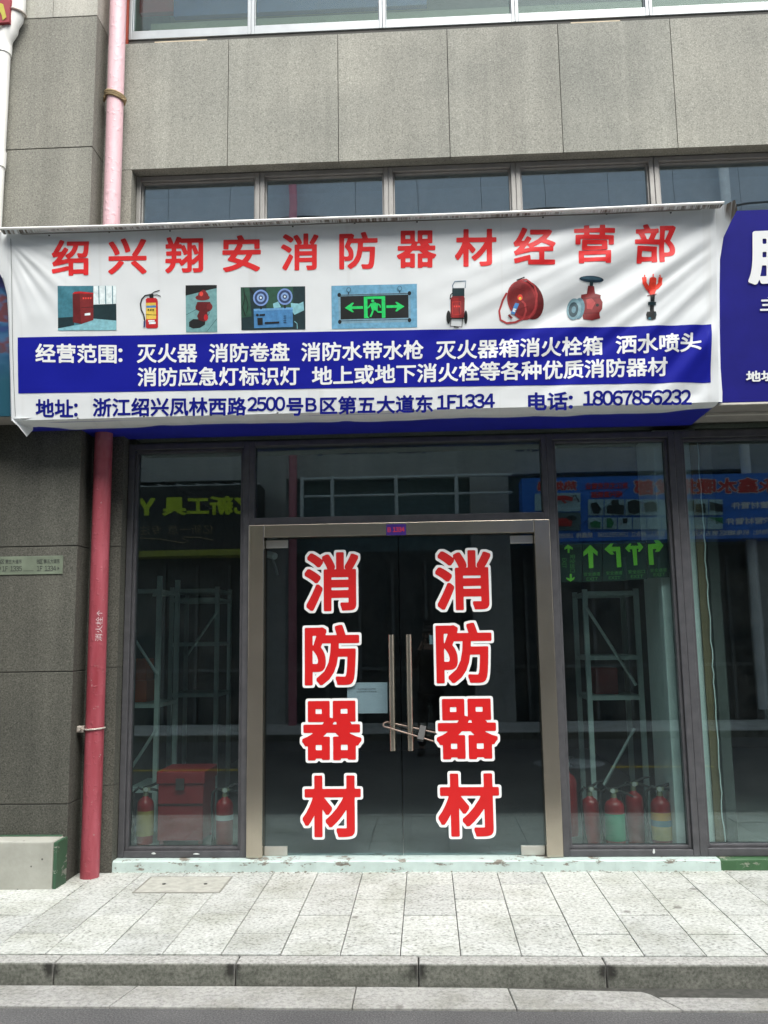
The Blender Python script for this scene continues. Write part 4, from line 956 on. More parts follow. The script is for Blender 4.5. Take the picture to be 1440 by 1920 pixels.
# red neighbour banner, top left
a, b = at(-160, -60, -0.5), at(22, 41, -0.5)
rb = empty('red_wall_banner', 'dark red banner with yellow marks at the top left corner', 'banner')
mb = MB(); mb.box(a.x, b.x - .02, -0.50, -0.47, b.z, a.z); mb.build('sheet', plain('dark_red_cloth', (0.26, 0.03, 0.04), 0.7), rb)
mb = MB(); p_ = lambda x, y: at(x, y, -0.505)
mb.add([p_(-1, 5), p_(6, 8), p_(9, 20), p_(12, 32), p_(5, 38), p_(3, 28), p_(-1, 20)], [(0, 1, 2, 3, 4, 5, 6)]); mb.build('lettering', plain('olive_yellow', (0.40, 0.36, 0.04), 0.6), rb)

# concrete block at the pillar's foot
def blockmat():
    m, t, b = nodes('bare_concrete'); s = coord(t, True)
    c_ = ramp(t, tex(t, s, 4, 6, 0.65), [(0.3, (0.29, 0.295, 0.255)), (0.7, (0.41, 0.415, 0.37))])
    vo = N(t, 'ShaderNodeTexVoronoi', Scale=11.0); t.links.new(s, vo.inputs['Vector'])
    c_ = mix(t, ramp(t, vo.outputs['Distance'], [(0.055, (1, 1, 1)), (0.085, (0, 0, 0))]), c_, (0.10, 0.10, 0.09))
    t.links.new(c_, b.inputs['Base Color']); b.inputs['Roughness'].default_value = 0.9; bump(t, b, tex(t, s, 30, 5), 0.3, 0.004); return m
cb = empty('concrete_block', 'low bare concrete block with a green painted end at the pillar foot', 'concrete block', (-2.8, -0.45, PZ))
XE = -2.302; yf = -0.525
mb = MB(); ztop = at(60, 1578, yf).z
mb.box(-3.6, XE - .022, yf, YP - .003, PZ - .02, ztop); under(mb.build('block', blockmat(), None, bevel=0.010), cb)
M_GP = peeling('green_paint', (0.035, 0.095, 0.05), (0.28, 0.30, 0.25))
mb = MB(); mb.box(XE - .0215, XE, yf + .002, YP - .003, PZ - .02, ztop - .006); mb.box(-3.6, XE - .03, YP - .03, YP - .003, ztop + .0005, ztop + .006)
under(mb.build('painted_end', M_GP, None, bevel=0.004), cb)
# access cover in the pavement
hc = empty('access_cover', 'worn stone access cover set flush in the paving below the left window', 'cover', (-1.53, -0.42, PZ))
mb = MB(); mb.box(-1.788, -1.278, -0.588, -0.258, PZ - .02, PZ + .0035); under(mb.build('slab', plain('cover_stone', (0.40, 0.405, 0.36), 0.85, var=0.2, vs=18, bmp=0.3), None, bevel=0.002), hc)
mb = MB(); 
for x0_, x1_, y0_, y1_ in ((-1.80, -1.2885 + .0225, -0.600, -0.590), (-1.80, -1.266, -0.256, -0.246), (-1.80, -1.790, -0.59, -0.256), (-1.276, -1.266, -0.59, -0.256)): mb.box(x0_, x1_, y0_, y1_, PZ - .02, PZ + .0028)
under(mb.build('frame', plain('cover_frame', (0.24, 0.24, 0.21), 0.8), None), hc)
mb = MB()
for x in (-1.66, -1.40): mb.lathe([(0.012, 0), (0.012, .006)], (x, -0.42, PZ), 12)
under(mb.build('lifting_hole', M_BLACK, None), hc)

# bicycle lock on the door handles
lk = empty('u_lock', 'thin steel U lock looped round both door handles', 'lock', (-0.1, -0.1, 1.0))
p0, p1, p2, p3 = at(730, 1354, -0.055), at(817, 1374, -0.07), at(728, 1364, -0.118), at(813, 1390, -0.125)
arc = [Vector((p0.x - .010 + -.030 * math.sin(t_), p0.y + (p2.y - p0.y) * (1 - math.cos(t_)) / 2, p0.z + (p2.z - p0.z) * (1 - math.cos(t_)) / 2)) for t_ in np.linspace(0, math.pi, 12)]
mb = MB(); mb.tube([p1] + arc + [p3], 0.0054, 10); under(mb.build('shackle', plain('worn_copper_steel', (0.24, 0.18, 0.15), 0.5, 0.5), None, smooth=True), lk)
q0, q1 = at(793, 1364, -0.08), at(788, 1386, -0.125)
mb = MB(); d = (p1 - p0).normalized(); up_ = (q0 - q1).normalized(); sd = d.cross(up_).normalized(); cc_ = (q0 + q1) / 2
V = []
for sx_ in (-1, 1):
    for sy_ in (-1, 1):
        for sz_ in (-1, 1): V.append(cc_ + d * .022 * sx_ + up_ * .052 * sy_ + sd * .014 * sz_)
mb.add(V, [(0, 1, 3, 2), (4, 6, 7, 5), (0, 4, 5, 1), (2, 3, 7, 6), (0, 2, 6, 4), (1, 5, 7, 3)]); under(mb.build('lock_body', plain('lock_grey', (0.022, 0.024, 0.024), 0.6), None, bevel=0.003), lk)

# ================================================================ BEHIND THE GLASS
# paper notice
a, b = at(651, 1280, 0.012), at(727, 1337, 0.012)
nt_ = empty('paper_notice', 'white paper notice stuck inside the left door beside the handle', 'notice')
mb = MB(); mb.box(a.x, b.x, 0.0075, 0.0085, b.z, a.z); mb.build('sheet', plain('notice_paper', (0.82, 0.88, 0.95), 0.7, var=0.02), nt_)
mb = MB()
for zz_, s_, w_ in ((0.044, '本店消防器材批发零售', .125), (0.062, '欢迎新老客户来电咨询', .135)):
    write_flat(mb, s_, ((a.x + b.x) / 2 - .005, 0.0069, a.z - zz_), (1, 0, 0), (0, 0, 1), w_, 0.011, 0.0, 24)
mb.build('lettering', plain('notice_ink', (0.12, 0.13, 0.13), 0.6), nt_)
a, b = at(805, 1191, 0.012), at(814, 1208, 0.012)
mb = MB(); mb.box(a.x, b.x, 0.0075, 0.0085, b.z, a.z); tag(mb.build('small_card', plain('pale_blue_card', (0.45, 0.60, 0.66), 0.6)), 'tiny pale blue card stuck inside the right door leaf', 'card')

# exit stickers
M_GLOW = plain('luminous_green', (0.25, 0.75, 0.06), 0.5, var=0.04); M_SBG = plain('sticker_dark_green', (0.012, 0.035, 0.03), 0.5); M_SBL = plain('sticker_text_green', (0.10, 0.32, 0.08), 0.5)
zx = lambda *pts: [(1020 + a_ / 5.538, 1000 + b_ / 5.538) for a_, b_ in pts]
YS = 0.030
def sticker(bg, shapes, texts, label, rot=False):
    r_ = empty('exit_sticker', label, 'sticker', group='green exit arrow stickers in the right window')
    on = lambda x, y, d_: at(x, y, YS - d_ * 3)
    P = Print(); P.poly(zx(*bg), M_SBG); P.build('backing', r_, base=0.0, on=on, deform=False)
    P = Print()
    for s_ in shapes: P.poly(zx(*s_), M_GLOW)
    P.build('arrow', r_, base=0.001, on=on, deform=False)
    mb = MB()
    for t_ in texts:
        s_, p0_, p1_, hh = t_; p0_, p1_ = zx(p0_)[0], zx(p1_)[0]
        if not rot: write_px(mb, s_, p0_, p1_, hh / 5.538, lambda x, y: at(x, y, YS - .004), 0.008, 32)
        else:   # reads downwards
            A_, F_ = fitted(s_, 0.008, 32); mb.add([at(p0_[0] + (v_ * hh / 5.538), p0_[1] + u_ * (p1_[1] - p0_[1]), YS - .004) for u_, v_ in A_], F_)
    mb.build('lettering', M_SBL, r_)
sticker([(135, 95), (395, 95), (395, 505), (150, 510)], [[(248, 116), (298, 150), (298, 172), (267, 155), (265, 204), (246, 202), (244, 156), (212, 170), (212, 150)], [(268, 420), (288, 420), (290, 470), (318, 452), (316, 474), (276, 502), (232, 474), (232, 456), (268, 472)]],
        [('安全出口', (297, 220), (297, 405), 58), ('EXIT', (212, 258), (212, 360), 40)], 'leftmost exit sticker, narrow with small arrows pointing up and down', True)
sticker([(398, 100), (600, 90), (608, 500), (402, 508)], [[(480, 120), (556, 190), (556, 235), (510, 198), (513, 360), (466, 362), (458, 204), (408, 240), (410, 190)]], [('安全通道', (412, 425), (582, 420), 38), ('EXIT', (442, 475), (560, 472), 32)], 'exit sticker with one thick arrow pointing straight up')
sticker([(606, 90), (835, 82), (850, 492), (614, 500)], [[(626, 165), (690, 104), (722, 104), (700, 140), (790, 140), (804, 350), (758, 354), (748, 186), (708, 188), (732, 218), (694, 222)]], [('安全通道', (645, 412), (812, 408), 38), ('EXIT', (672, 462), (796, 460), 32)], 'exit sticker whose arrow turns to the left')
sticker([(838, 82), (1058, 72), (1072, 475), (852, 485)], [[(842, 155), (890, 105), (908, 106), (896, 130), (980, 128), (968, 98), (992, 96), (1032, 142), (994, 192), (974, 190), (986, 158), (962, 160), (970, 330), (932, 334), (918, 164), (886, 166), (900, 192), (880, 194)]], [('安全出口', (875, 400), (1048, 395), 40), ('EXIT', (902, 450), (1032, 445), 32)], 'exit sticker with a forked arrow pointing both left and right')
sticker([(1062, 70), (1285, 60), (1300, 455), (1078, 465)], [[(1078, 116), (1162, 106), (1142, 72), (1190, 70), (1242, 126), (1196, 190), (1152, 194), (1170, 160), (1130, 165), (1142, 326), (1092, 328)]], [('安全通道', (1104, 385), (1275, 378), 38), ('EXIT', (1138, 430), (1260, 425), 32)], 'rightmost exit sticker, its arrow turns to the right')

# fire extinguishers
def extinguisher(x, y, z, h, r, rot, band, label, hose=True, cat='fire extinguisher'):
    e = empty('fire_extinguisher', label, cat, (x, y, z), 'fire extinguishers on the shop floor'); e.rotation_euler = (0, 0, rot)
    mb = MB(); mb.lathe([(r * .93, 0), (r * .96, .012), (r * .96, .022), (r, .03), (r, h * .80), (r * .93, h * .87), (r * .72, h * .93), (r * .40, h * .965), (r * .32, h)], n=28); mb.build('body', M_REDP, e, smooth=True)
    if band:
        mb = MB(); n = 22; za, zb = (h * .18, h * .70) if band != [B_WHT] else (h * .56, h * .66); segs_ = [(za, zb, 0)] if len(band) == 1 else [(za, zb - .09, 0), (zb - .09, zb - .05, 1), (zb - .05, zb, 2)]
        for a_, b_, k in segs_:
            mb.mat(k); b0 = len(mb.v)
            vs = [((r + .0015) * math.cos(t_), (r + .0015) * math.sin(t_), q) for t_ in np.linspace(R(-178), R(-2), n) for q in (a_, b_)]
            mb.add(vs, [(2 * i, 2 * i + 2, 2 * i + 3, 2 * i + 1) for i in range(n - 1)])
        mb.build('label', band, e, smooth=True)
    mb = MB(); mb.lathe([(r * .30, h), (r * .30, h + .02), (r * .24, h + .025), (r * .24, h + .05)], n=14); mb.box(-.02, .03, -.014, .014, h + .035, h + .058); mb.build('valve', plain('valve_brass', (0.40, 0.38, 0.25), 0.35, 0.6), e, smooth=True)
    mb = MB()
    mb.tube([(-.02, 0, h + .055), (.03, 0, h + .065), (.08, 0, h + .085), (.125, 0, h + .088)], [.009, .010, .009, .007], 8); mb.tube([(.01, 0, h + .045), (.06, 0, h + .040), (.11, 0, h + .022), (.13, 0, h + .01)], [.009, .009, .008, .006], 8)
    mb.build('handle', M_RUBBER, e, smooth=True)
    mb = MB(); mb.lathe([(.016, -.004), (.016, .004)], (0, 0, 0), 14)
    for i, v in enumerate(mb.v): mb.v[i] = (v[0], v[2] - .018, v[1] + h + .045)
    mb.build('gauge', plain('gauge_face', (0.6, 0.6, 0.55), 0.3), e)
    if hose:
        mb = MB(); mb.tube([(-.02, 0, h + .045), (-.05, -.005, h + .06), (-.085, -.01, h + .03), (-r - .028, -.015, h - .06), (-r - .022, -.02, h * .5), (-r - .016, -.02, h * .22)], .0095, 8); mb.tube([(-r - .016, -.02, h * .24), (-r - .014, -.02, h * .05)], [.012, .019], 8); mb.build('hose', M_RUBBER, e, smooth=True)
    return e
FZ = 0.166
B_TAN = plain('tan_label', (0.55, 0.42, 0.16), 0.5, var=0.15, vs=25); B_BLU = plain('slate_label', (0.10, 0.22, 0.28), 0.5); B_ORG = plain('orange_label', (0.62, 0.30, 0.05), 0.5); B_GRN = plain('green_label', (0.03, 0.30, 0.16), 0.5); B_WHT = plain('white_label', (0.6, 0.6, 0.6), 0.5); B_YEL = plain('ochre_label', (0.42, 0.30, 0.08), 0.5)
def ex(px, y, h, r, rot, band, label): extinguisher(at(px, 1540, y).x, y, FZ, h, r, R(rot), band, label)
ex(1240, 0.20, 0.345, 0.066, -12, [B_TAN, B_BLU, B_ORG], 'fire extinguisher with a tan label and raised black levers, rightmost in the right window')
ex(1191, 0.38, 0.350, 0.062, 8, None, 'plain red fire extinguisher second from the right in the right window')
ex(1153, 0.20, 0.335, 0.066, -20, [B_GRN], 'fire extinguisher with a green label in the right window')
ex(1108, 0.30, 0.330, 0.062, 30, None, 'plain red fire extinguisher left of the green labelled one')
ex(1066, 0.62, 0.45, 0.070, 60, None, 'red fire extinguisher at the back left of the row in the right window')
ex(421, 0.24, 0.350, 0.060, 15, [B_WHT], 'red fire extinguisher with a white band beside the red chest in the left window')
ex(272, 0.40, 0.330, 0.060, 20, [B_YEL], 'fire extinguisher with an ochre label behind the shelf post in the left window')
# red chest in the left window
xa, xb, zt = at(293, 1500, .34).x, at(384, 1500, .34).x, at(340, 1446, .33).z
ch = empty('red_chest', 'big red metal extinguisher chest on the floor inside the left window', 'chest', ((xa + xb) / 2, 0.55, FZ))
M_RCH = plain('chest_red', (0.30, 0.015, 0.02), 0.4)
mb = MB(); mb.box(xa + .012, xb - .012, 0.34, 0.70, FZ + .03, zt - .09)
for x_ in (xa + .02, xb - .05):
    for y_ in (0.36, 0.66): mb.box(x_, x_ + .03, y_, y_ + .03, FZ, FZ + .029)
under(mb.build('body', M_RCH, None, bevel=0.006), ch)
mb = MB(); mb.box(xa, xb, 0.325, 0.71, zt - .0895, zt); under(mb.build('lid', M_RCH, None, bevel=0.01), ch)
xm = (xa + xb) / 2
mb = MB(); mb.box(xm - .03, xm + .03, 0.312, 0.3245, zt - .13, zt - .05); under(mb.build('latch', plain('latch_steel', (0.10, 0.07, 0.07), 0.5, 0.3), None), ch)
mb = MB(); mb.box(xa + .012, xb - .012, 0.334, 0.3395, zt - .24, zt - .225); under(mb.build('seam', plain('chest_seam', (0.05, 0.006, 0.006), 0.6), None), ch)
# storage racks
M_RACK = plain('pale_angle_steel', (0.56, 0.64, 0.62), 0.5, 0.1, var=0.08)
def rack(name, xs_, ys_, levels, top, diag, label):
    r_ = empty(name, label, 'rack', (xs_[0], ys_[0], FZ))
    for x_ in xs_:
        for y_ in ys_:
            mb = MB(); mb.box(x_ - .018, x_ + .018, y_ - .018, y_ + .018, FZ, top); under(mb.build('post', M_RACK, None), r_)
    for z_ in levels:
        mb = MB()
        for y_ in ys_: mb.box(xs_[0] + .0185, xs_[-1] - .0185, y_ - .012, y_ + .012, z_, z_ + .03)
        for x_ in (xs_[0], xs_[-1]): mb.box(x_ - .012, x_ + .012, ys_[0] + .0185, ys_[1] - .0185, z_ + .0003, z_ + .0297)
        mb.box(xs_[0] + .02, xs_[-1] - .02, ys_[0] + .02, ys_[1] - .02, z_ + .031, z_ + .036)
        under(mb.build('shelf', M_RACK, None), r_)
    for a_, b_ in diag:
        mb = MB(); mb.tube([a_, b_], 0.012, 4); under(mb.build('brace', M_RACK, None), r_)
    return r_
yr = 0.72
a = at(1096, 1110, yr); b = at(1192, 1110, yr); zt = a.z
rack('storage_rack', (a.x, b.x), (yr, yr + .45), (at(1100, 1313, yr).z, zt - .03, at(1100, 1238, yr).z), zt + .02, [(at(1098, 1137, yr - .02), at(1193, 1285, yr - .02)), (at(1190, 1366, yr - .02), at(1132, 1472, yr - .02))], 'pale steel shelf rack with diagonal braces behind the right window')
yr = 0.80
a = at(300, 1080, yr)
rack('storage_rack', (a.x - .75, a.x), (yr, yr + .5), (at(300, 1112, yr).z, at(300, 1327, yr).z, at(300, 1486, yr).z), a.z, [(at(293, 1368, yr - .02), at(243, 1445, yr - .02)), (at(250, 1195, yr - .02), at(295, 1265, yr - .02))], 'pale steel shelf rack standing behind the left window')
yr = 1.8
a = at(408, 1100, yr)
rack('storage_rack', (a.x - .42, a.x), (yr, yr + .5), (1.1, 1.55, 1.95, a.z - .05), a.z, [(at(405, 1150, yr - .02), at(350, 1230, yr - .02))], 'thin steel shelf rack deeper inside behind the left window')
# orange crate stack on left rack, red crate on right rack
mb = MB(); z_ = at(300, 1327, .8).z + .037; a = at(245, 1300, .95)
mb.box(a.x - .02, a.x + .15, .88, 1.10, z_, z_ + .17); mb.box(a.x - .01, a.x + .14, .89, 1.09, z_ + .171, z_ + .34); o = mb.build('crate', plain('orange_crate', (0.42, 0.09, 0.03), 0.5), bevel=0.006); tag(o, 'orange box on the shelf inside the left window', 'box')
mb = MB(); z_ = at(1100, 1313, .72).z + .037; mb.box(1.28, 1.45, .80, 1.05, z_, z_ + .20); o = mb.build('crate', plain('red_crate', (0.30, 0.03, 0.03), 0.5), bevel=0.006); tag(o, 'dark red box on the shelf inside the right window', 'box')
# security camera behind the left door
scm = empty('security_camera', 'small white security camera behind the top corner of the left door', 'camera', (-1.0, 0.5, 2.2))
p = at(509, 1046, 0.45); mb = MB(); mb.tube([p + Vector((-.05, .05, .035)), p + Vector((.03, -.02, .01))], .026, 12); under(mb.build('body', plain('camera_white', (0.7, 0.72, 0.7), 0.4), None, smooth=True), scm)
mb = MB(); mb.tube([p + Vector((0, .03, 0)), p + Vector((.02, .06, -.06)), p + Vector((.03, .1, -.12))], .009, 8); under(mb.build('bracket', plain('bracket_grey', (0.3, 0.3, 0.3), 0.4), None), scm)

# ================================================================ ACROSS THE STREET (seen in the glass)
YO = -9.75
opp = empty('opposite_building', 'grey building across the street, seen reflected in the shop glass', 'building', (0, YO, 0))
def mat_opp(): return granite('opposite_granite', (0.46, 0.48, 0.48), (0.34, 0.35, 0.35), (0.58, 0.60, 0.60))
M_OPP = mat_opp(); M_PANEL = plain('blue_grey_cladding', (0.42, 0.46, 0.50), 0.6, var=0.06)
mb = MB(); mb.box(-16, 16, YO - .6, YO, 0, 3.0) if False else None
for x in (-12, -7.2, -2.9, 1.2, 6.2, 11): mb.box(x - .35, x + .35, YO - .6, YO + .02, 0.06, 7.8)
mb.box(-16, 16, YO - .6, YO, 4.55, 5.2); mb.box(-16, 16, YO - .6, YO, 7.2, 8.0); o = mb.build('wall', M_OPP, None); under(o, opp)
mb = MB()
for i in range(-13, 13): mb.box(i * 1.22 + .004, i * 1.22 + 1.216, YO - .1, YO + .03, 8.01, 11.4)
mb.box(-16, 16, YO - .6, YO - .101, 8.01, 11.5); under(mb.build('cladding', M_PANEL, None), opp)
mb = MB(); mb.box(-16, 16, YO - .7, YO + .12, 11.51, 11.75); under(mb.build('cornice', plain('cream_paint', (0.66, 0.62, 0.46), 0.7), None), opp)
# dark shop fronts and first-floor glazing
M_ODK = plain('opposite_dark', (0.06, 0.075, 0.078), 0.3, var=0.2); M_OGL = plain('opposite_glazing', (0.13, 0.20, 0.22), 0.2, var=0.3)
mb = MB(); mb.box(-16, 16, YO - .55, YO - .35, 0.06, 3.2); under(mb.build('shopfront', M_ODK, None), opp)
mb = MB(); mb.box(-16, 16, YO - .55, YO - .35, 5.2, 7.2); mb.box(-16, 16, YO - .55, YO - .35, 3.2, 4.55); under(mb.build('glazing', M_OGL, None), opp)
mb = MB()
for i in range(-26, 27): mb.box(i * .61 - .025, i * .61 + .025, YO - .35, YO - .28, 0.1, 3.0)
mb.box(-16, 16, YO - .35, YO - .3, 1.02, 1.08); under(mb.build('mullion', plain('opposite_mullion', (0.16, 0.18, 0.18), 0.5), None), opp)
mb = MB()
for px in (264, 430, 546, 624, 742, 856, 960): 
    x = mirror(px, 940, YO - .3).x; mb.box(x - .06, x + .06, YO - .34, YO - .22, 4.55, 7.2)
under(mb.build('window_post', plain('opposite_post', (0.60, 0.66, 0.68), 0.5), None), opp)
# gallery railing
rl_ = empty('gallery_railing', 'grey tube railing on the first floor across the street, seen in the transom', 'railing', (0, -9.5, 4.2))
za, zb = mirror(640, 897, -9.45).z, mirror(640, 930, -9.45).z; zlo = mirror(640, 965, -9.45).z
mb = MB(); xa, xb = mirror(565, 900, -9.45).x, mirror(960, 900, -9.45).x
mb.tube([(xa, -9.45, za), (xb, -9.45, za)], .028, 8); mb.tube([(xa, -9.45, zb), (xb, -9.45, zb)], .022, 8); under(mb.build('rail', plain('rail_grey', (0.64, 0.70, 0.71), 0.5), None), rl_)
for px in (566, 623, 743, 856):
    x = mirror(px, 930, -9.45).x; mb = MB(); mb.tube([(x, -9.45, zlo - .1), (x, -9.45, za + .04)], .035, 8); under(mb.build('post', plain('rail_grey', (0.64, 0.70, 0.71), 0.5), None), rl_)
# pipes across the street
x = mirror(549, 950, -9.5).x; mb = MB(); mb.tube([(x, -9.5, 0.1), (x, -9.5, 11.4)], .075, 14); tag(mb.build('fire_main_pipe', plain('pink_pipe', (0.55, 0.20, 0.25), 0.5), smooth=True), 'pink pipe across the street, seen in the glass over the door', 'pipe')
x = mirror(1396, 850, -9.5).x; mb = MB(); mb.tube([(x, -9.5, 0.3), (x, -9.5, 11.4)], .085, 14); mb.lathe([(.085, 0), (.1, 0), (.1, .14), (.085, .14)], (x, -9.5, 1.7), 14); mb.lathe([(.085, 0), (.1, 0), (.1, .14), (.085, .14)], (x, -9.5, 9.0), 14); tag(mb.build('drain_pipe', plain('white_opposite_pipe', (0.74, 0.76, 0.76), 0.5), smooth=True), 'white drain pipe across the street, seen in the rightmost window', 'pipe')
# overhead cables
for i, (z_, sag) in enumerate(((9.6, .55), (9.2, .3))):
    mb = MB()
    for s0 in (-9.2, -4.6, 0.0, 4.6):
        mb.tube([(s0 + 4.6 * t_, -9.55 + .1 * i, z_ - sag + sag * 4 * t_ * (1 - t_)) for t_ in np.linspace(0, 1, 18)], .022, 6)
    tag(mb.build('overhead_cable', M_RUBBER), ('upper' if i == 0 else 'lower') + ' black cable looped along the facade across the street', 'cable', 'cables across the street')
# blue plumbing sign
YSG = -9.2
bs = empty('plumbing_sign', 'bright blue plumbing shop sign across the street, mirrored in the right windows', 'sign', (3, YSG, 3))
L_ = mirror(978, 890, YSG); Tz = mirror(1250, 891, YSG).z; Bz = mirror(1250, 1012, YSG).z
mb = MB(); mb.box(L_.x, 9.0, YO + .03, YSG, Bz, Tz); under(mb.build('face', plain('sign_sky_blue', (0.02, 0.19, 0.75), 0.5, var=0.1, vs=2), None), bs)
mp_ = lambda d_: (lambda x, y: (lambda p: Vector((p.x, YSG + d_, p.z)))(mirror(x, y, YSG)))
mb = MB(); write_px(mb, '永鑫水暖批发部', (1462, 909), (1187, 914), 31, mp_(.006), 0.07, 40); write_px(mb, '热熔器', (1082, 910), (1006, 912), 19, mp_(.006), 0.07, 36); under(mb.build('lettering_outline', M_WHITE, None), bs)
mb = MB(); write_px(mb, '永鑫水暖批发部', (1460, 909), (1189, 914), 28.5, mp_(.012), 0.035, 40); write_px(mb, '热熔器', (1081, 910), (1007, 912), 17, mp_(.012), 0.035, 36)
write_px(mb, '浙江尤尼克管业', (1178, 910), (1097, 912), 12, mp_(.012), 0.03, 30); write_px(mb, '绍兴直销部', (1167, 926), (1108, 928), 12, mp_(.012), 0.03, 30); under(mb.build('red_lettering', plain('sign_red', (0.60, 0.03, 0.03), 0.5), None), bs)
mb = MB(); write_px(mb, 'PE管材管件', (1462, 946), (1371, 948), 13, mp_(.008), 0.025, 30); write_px(mb, 'PPR管材管件', (1462, 975), (1360, 978), 13, mp_(.008), 0.025, 30)
write_px(mb, '地址：机电城B区第五大道13', (1440, 997), (1282, 1001), 10, mp_(.008), 0.02, 28); write_px(mb, '联系人：顾永江 13967552036', (1246, 1001), (1121, 1003), 10, mp_(.008), 0.02, 28); write_px(mb, '姚鑫梅 180699', (1111, 1003), (1041, 1005), 10, mp_(.008), 0.02, 28)
under(mb.build('white_lettering', M_WHITE, None), bs)
onm = lambda x, y, d_: (lambda p: Vector((p.x, YSG + .006 + d_ * 8, p.z)))(mirror(x, y, YSG))
w2 = lambda *pts: [(980 + a_ / 3.13, 870 + b_ / 3.13) for a_, b_ in pts]
P = Print(); SW = c('sign_pic_white', 170, 205, 215); SK = c('sign_pic_dark', 30, 45, 48); SG = c('sign_pic_green', 30, 130, 80); SR = c('sign_pic_red', 190, 50, 50)
def q(x0, y0, x1, y1, m_): P.poly(w2((x0, y0), (x1, y0), (x1, y1), (x0, y1)), m_)
q(180, 170, 338, 278, SW); q(70, 175, 170, 275, SW); q(188, 285, 340, 392, c('sign_pic_grey', 90, 120, 125))
for x0, x1 in ((382, 474), (480, 595), (600, 698), (703, 792), (797, 880), (930, 1086), (1091, 1170)): q(x0, 208, x1, 302, SW)
for x0, x1 in ((382, 464), (470, 550), (556, 638), (644, 722), (728, 808), (812, 900), (925, 985), (990, 1074), (1079, 1168)): q(x0, 315, x1, 385, SW)
P.poly(w2((395, 235), (430, 225), (462, 270), (440, 295), (410, 290)), SK); P.poly(w2((490, 250), (520, 240), (515, 215), (560, 213), (560, 240), (590, 245), (588, 300), (492, 290)), SK); P.poly(w2((612, 225), (650, 212), (686, 220), (684, 285), (650, 297), (615, 285)), SK); P.poly(w2((708, 235), (748, 218), (788, 235), (784, 280), (745, 275), (715, 285)), SK)
P.poly(w2((955, 240), (975, 215), (1000, 218), (998, 280), (955, 275)), c('sign_pic_olive', 80, 90, 75)); P.poly(w2((1008, 240), (1066, 235), (1068, 290), (1012, 285)), SK); P.poly(w2((1092, 225), (1168, 240), (1168, 285), (1095, 272)), SK)
P.poly(w2((388, 350), (420, 335), (455, 345), (450, 378), (400, 375)), SG); P.poly(w2((490, 322), (515, 320), (532, 350), (515, 378), (490, 375)), SG); P.poly(w2((580, 322), (610, 322), (608, 350), (585, 352)), SK); P.poly(w2((1079, 318), (1168, 318), (1168, 352)), SG)
P.line(w2((186, 205), (240, 200), (290, 210)), 8, SR); P.line(w2((230, 215), (250, 232)), 4, SR); P.line(w2((290, 195), (305, 185), (325, 225)), 3, SK)
for k in range(4): P.ell(*w2((205 + 22 * k, 345))[0], 5, 8, SR)
P.ell(*w2((285, 320))[0], 9, 5, SK)
o = P.build('product_picture', None, on=onm, deform=False); under(o, bs)
# dark tool shop sign
ts = empty('tool_shop_sign', 'black tool shop sign with lime lettering across the street, mirrored in the left window', 'sign', (-4, YSG, 3))
R_ = mirror(486, 915, YSG); Tz = mirror(360, 911, YSG).z; Bz = mirror(360, 1031, YSG).z; B2 = mirror(360, 1042, YSG).z
mb = MB(); mb.box(-9, R_.x, YO + .03, YSG, Bz + .001, Tz); under(mb.build('face', plain('sign_black', (0.020, 0.024, 0.024), 0.5), None), ts)
mb = MB(); mb.box(-9, R_.x, YO + .03, YSG + .01, B2, Bz); under(mb.build('edge_strip', plain('sign_lime_edge', (0.33, 0.35, 0.04), 0.6, var=0.15), None), ts)
mb = MB(); write_px(mb, '亿新工具', (482, 947), (305, 949), 36, mp_(.008), 0.04, 44); write_px(mb, 'Y', (291, 950), (259, 951), 33, mp_(.008), 0.06, 44); under(mb.build('lettering', plain('sign_lime', (0.60, 0.75, 0.03), 0.5), None), ts)
mb = MB(); write_px(mb, '亿新一意 专注', (400, 992), (262, 994), 17, mp_(.008), -0.012, 60)
V = [mirror(x, y, YSG) for x, y in ((400, 1013), (375, 1008), (345, 1007), (343, 1010), (353, 1015), (345, 1018), (300, 1011), (256, 1008))]
mb.tube([Vector((p.x, YSG + .01, p.z)) for p in V], .008, 5); under(mb.build('script_lettering', plain('sign_tan', (0.42, 0.33, 0.18), 0.5), None), ts)
mb = MB(); Tt = mirror(360, 906, YSG - .1); 
for i in range(16): mb.tube([(R_.x - .35 * i, YSG - .05, Tz + .01), (R_.x - .35 * i - .12, YSG - .05, Tz + .05)], .012, 6)
mb.tube([(R_.x, YSG - .05, Tz + .012), (-9, YSG - .05, Tz + .012)], .012, 6); under(mb.build('top_wire', plain('wire_white', (0.7, 0.72, 0.72), 0.5), None), ts)
bsx = bs

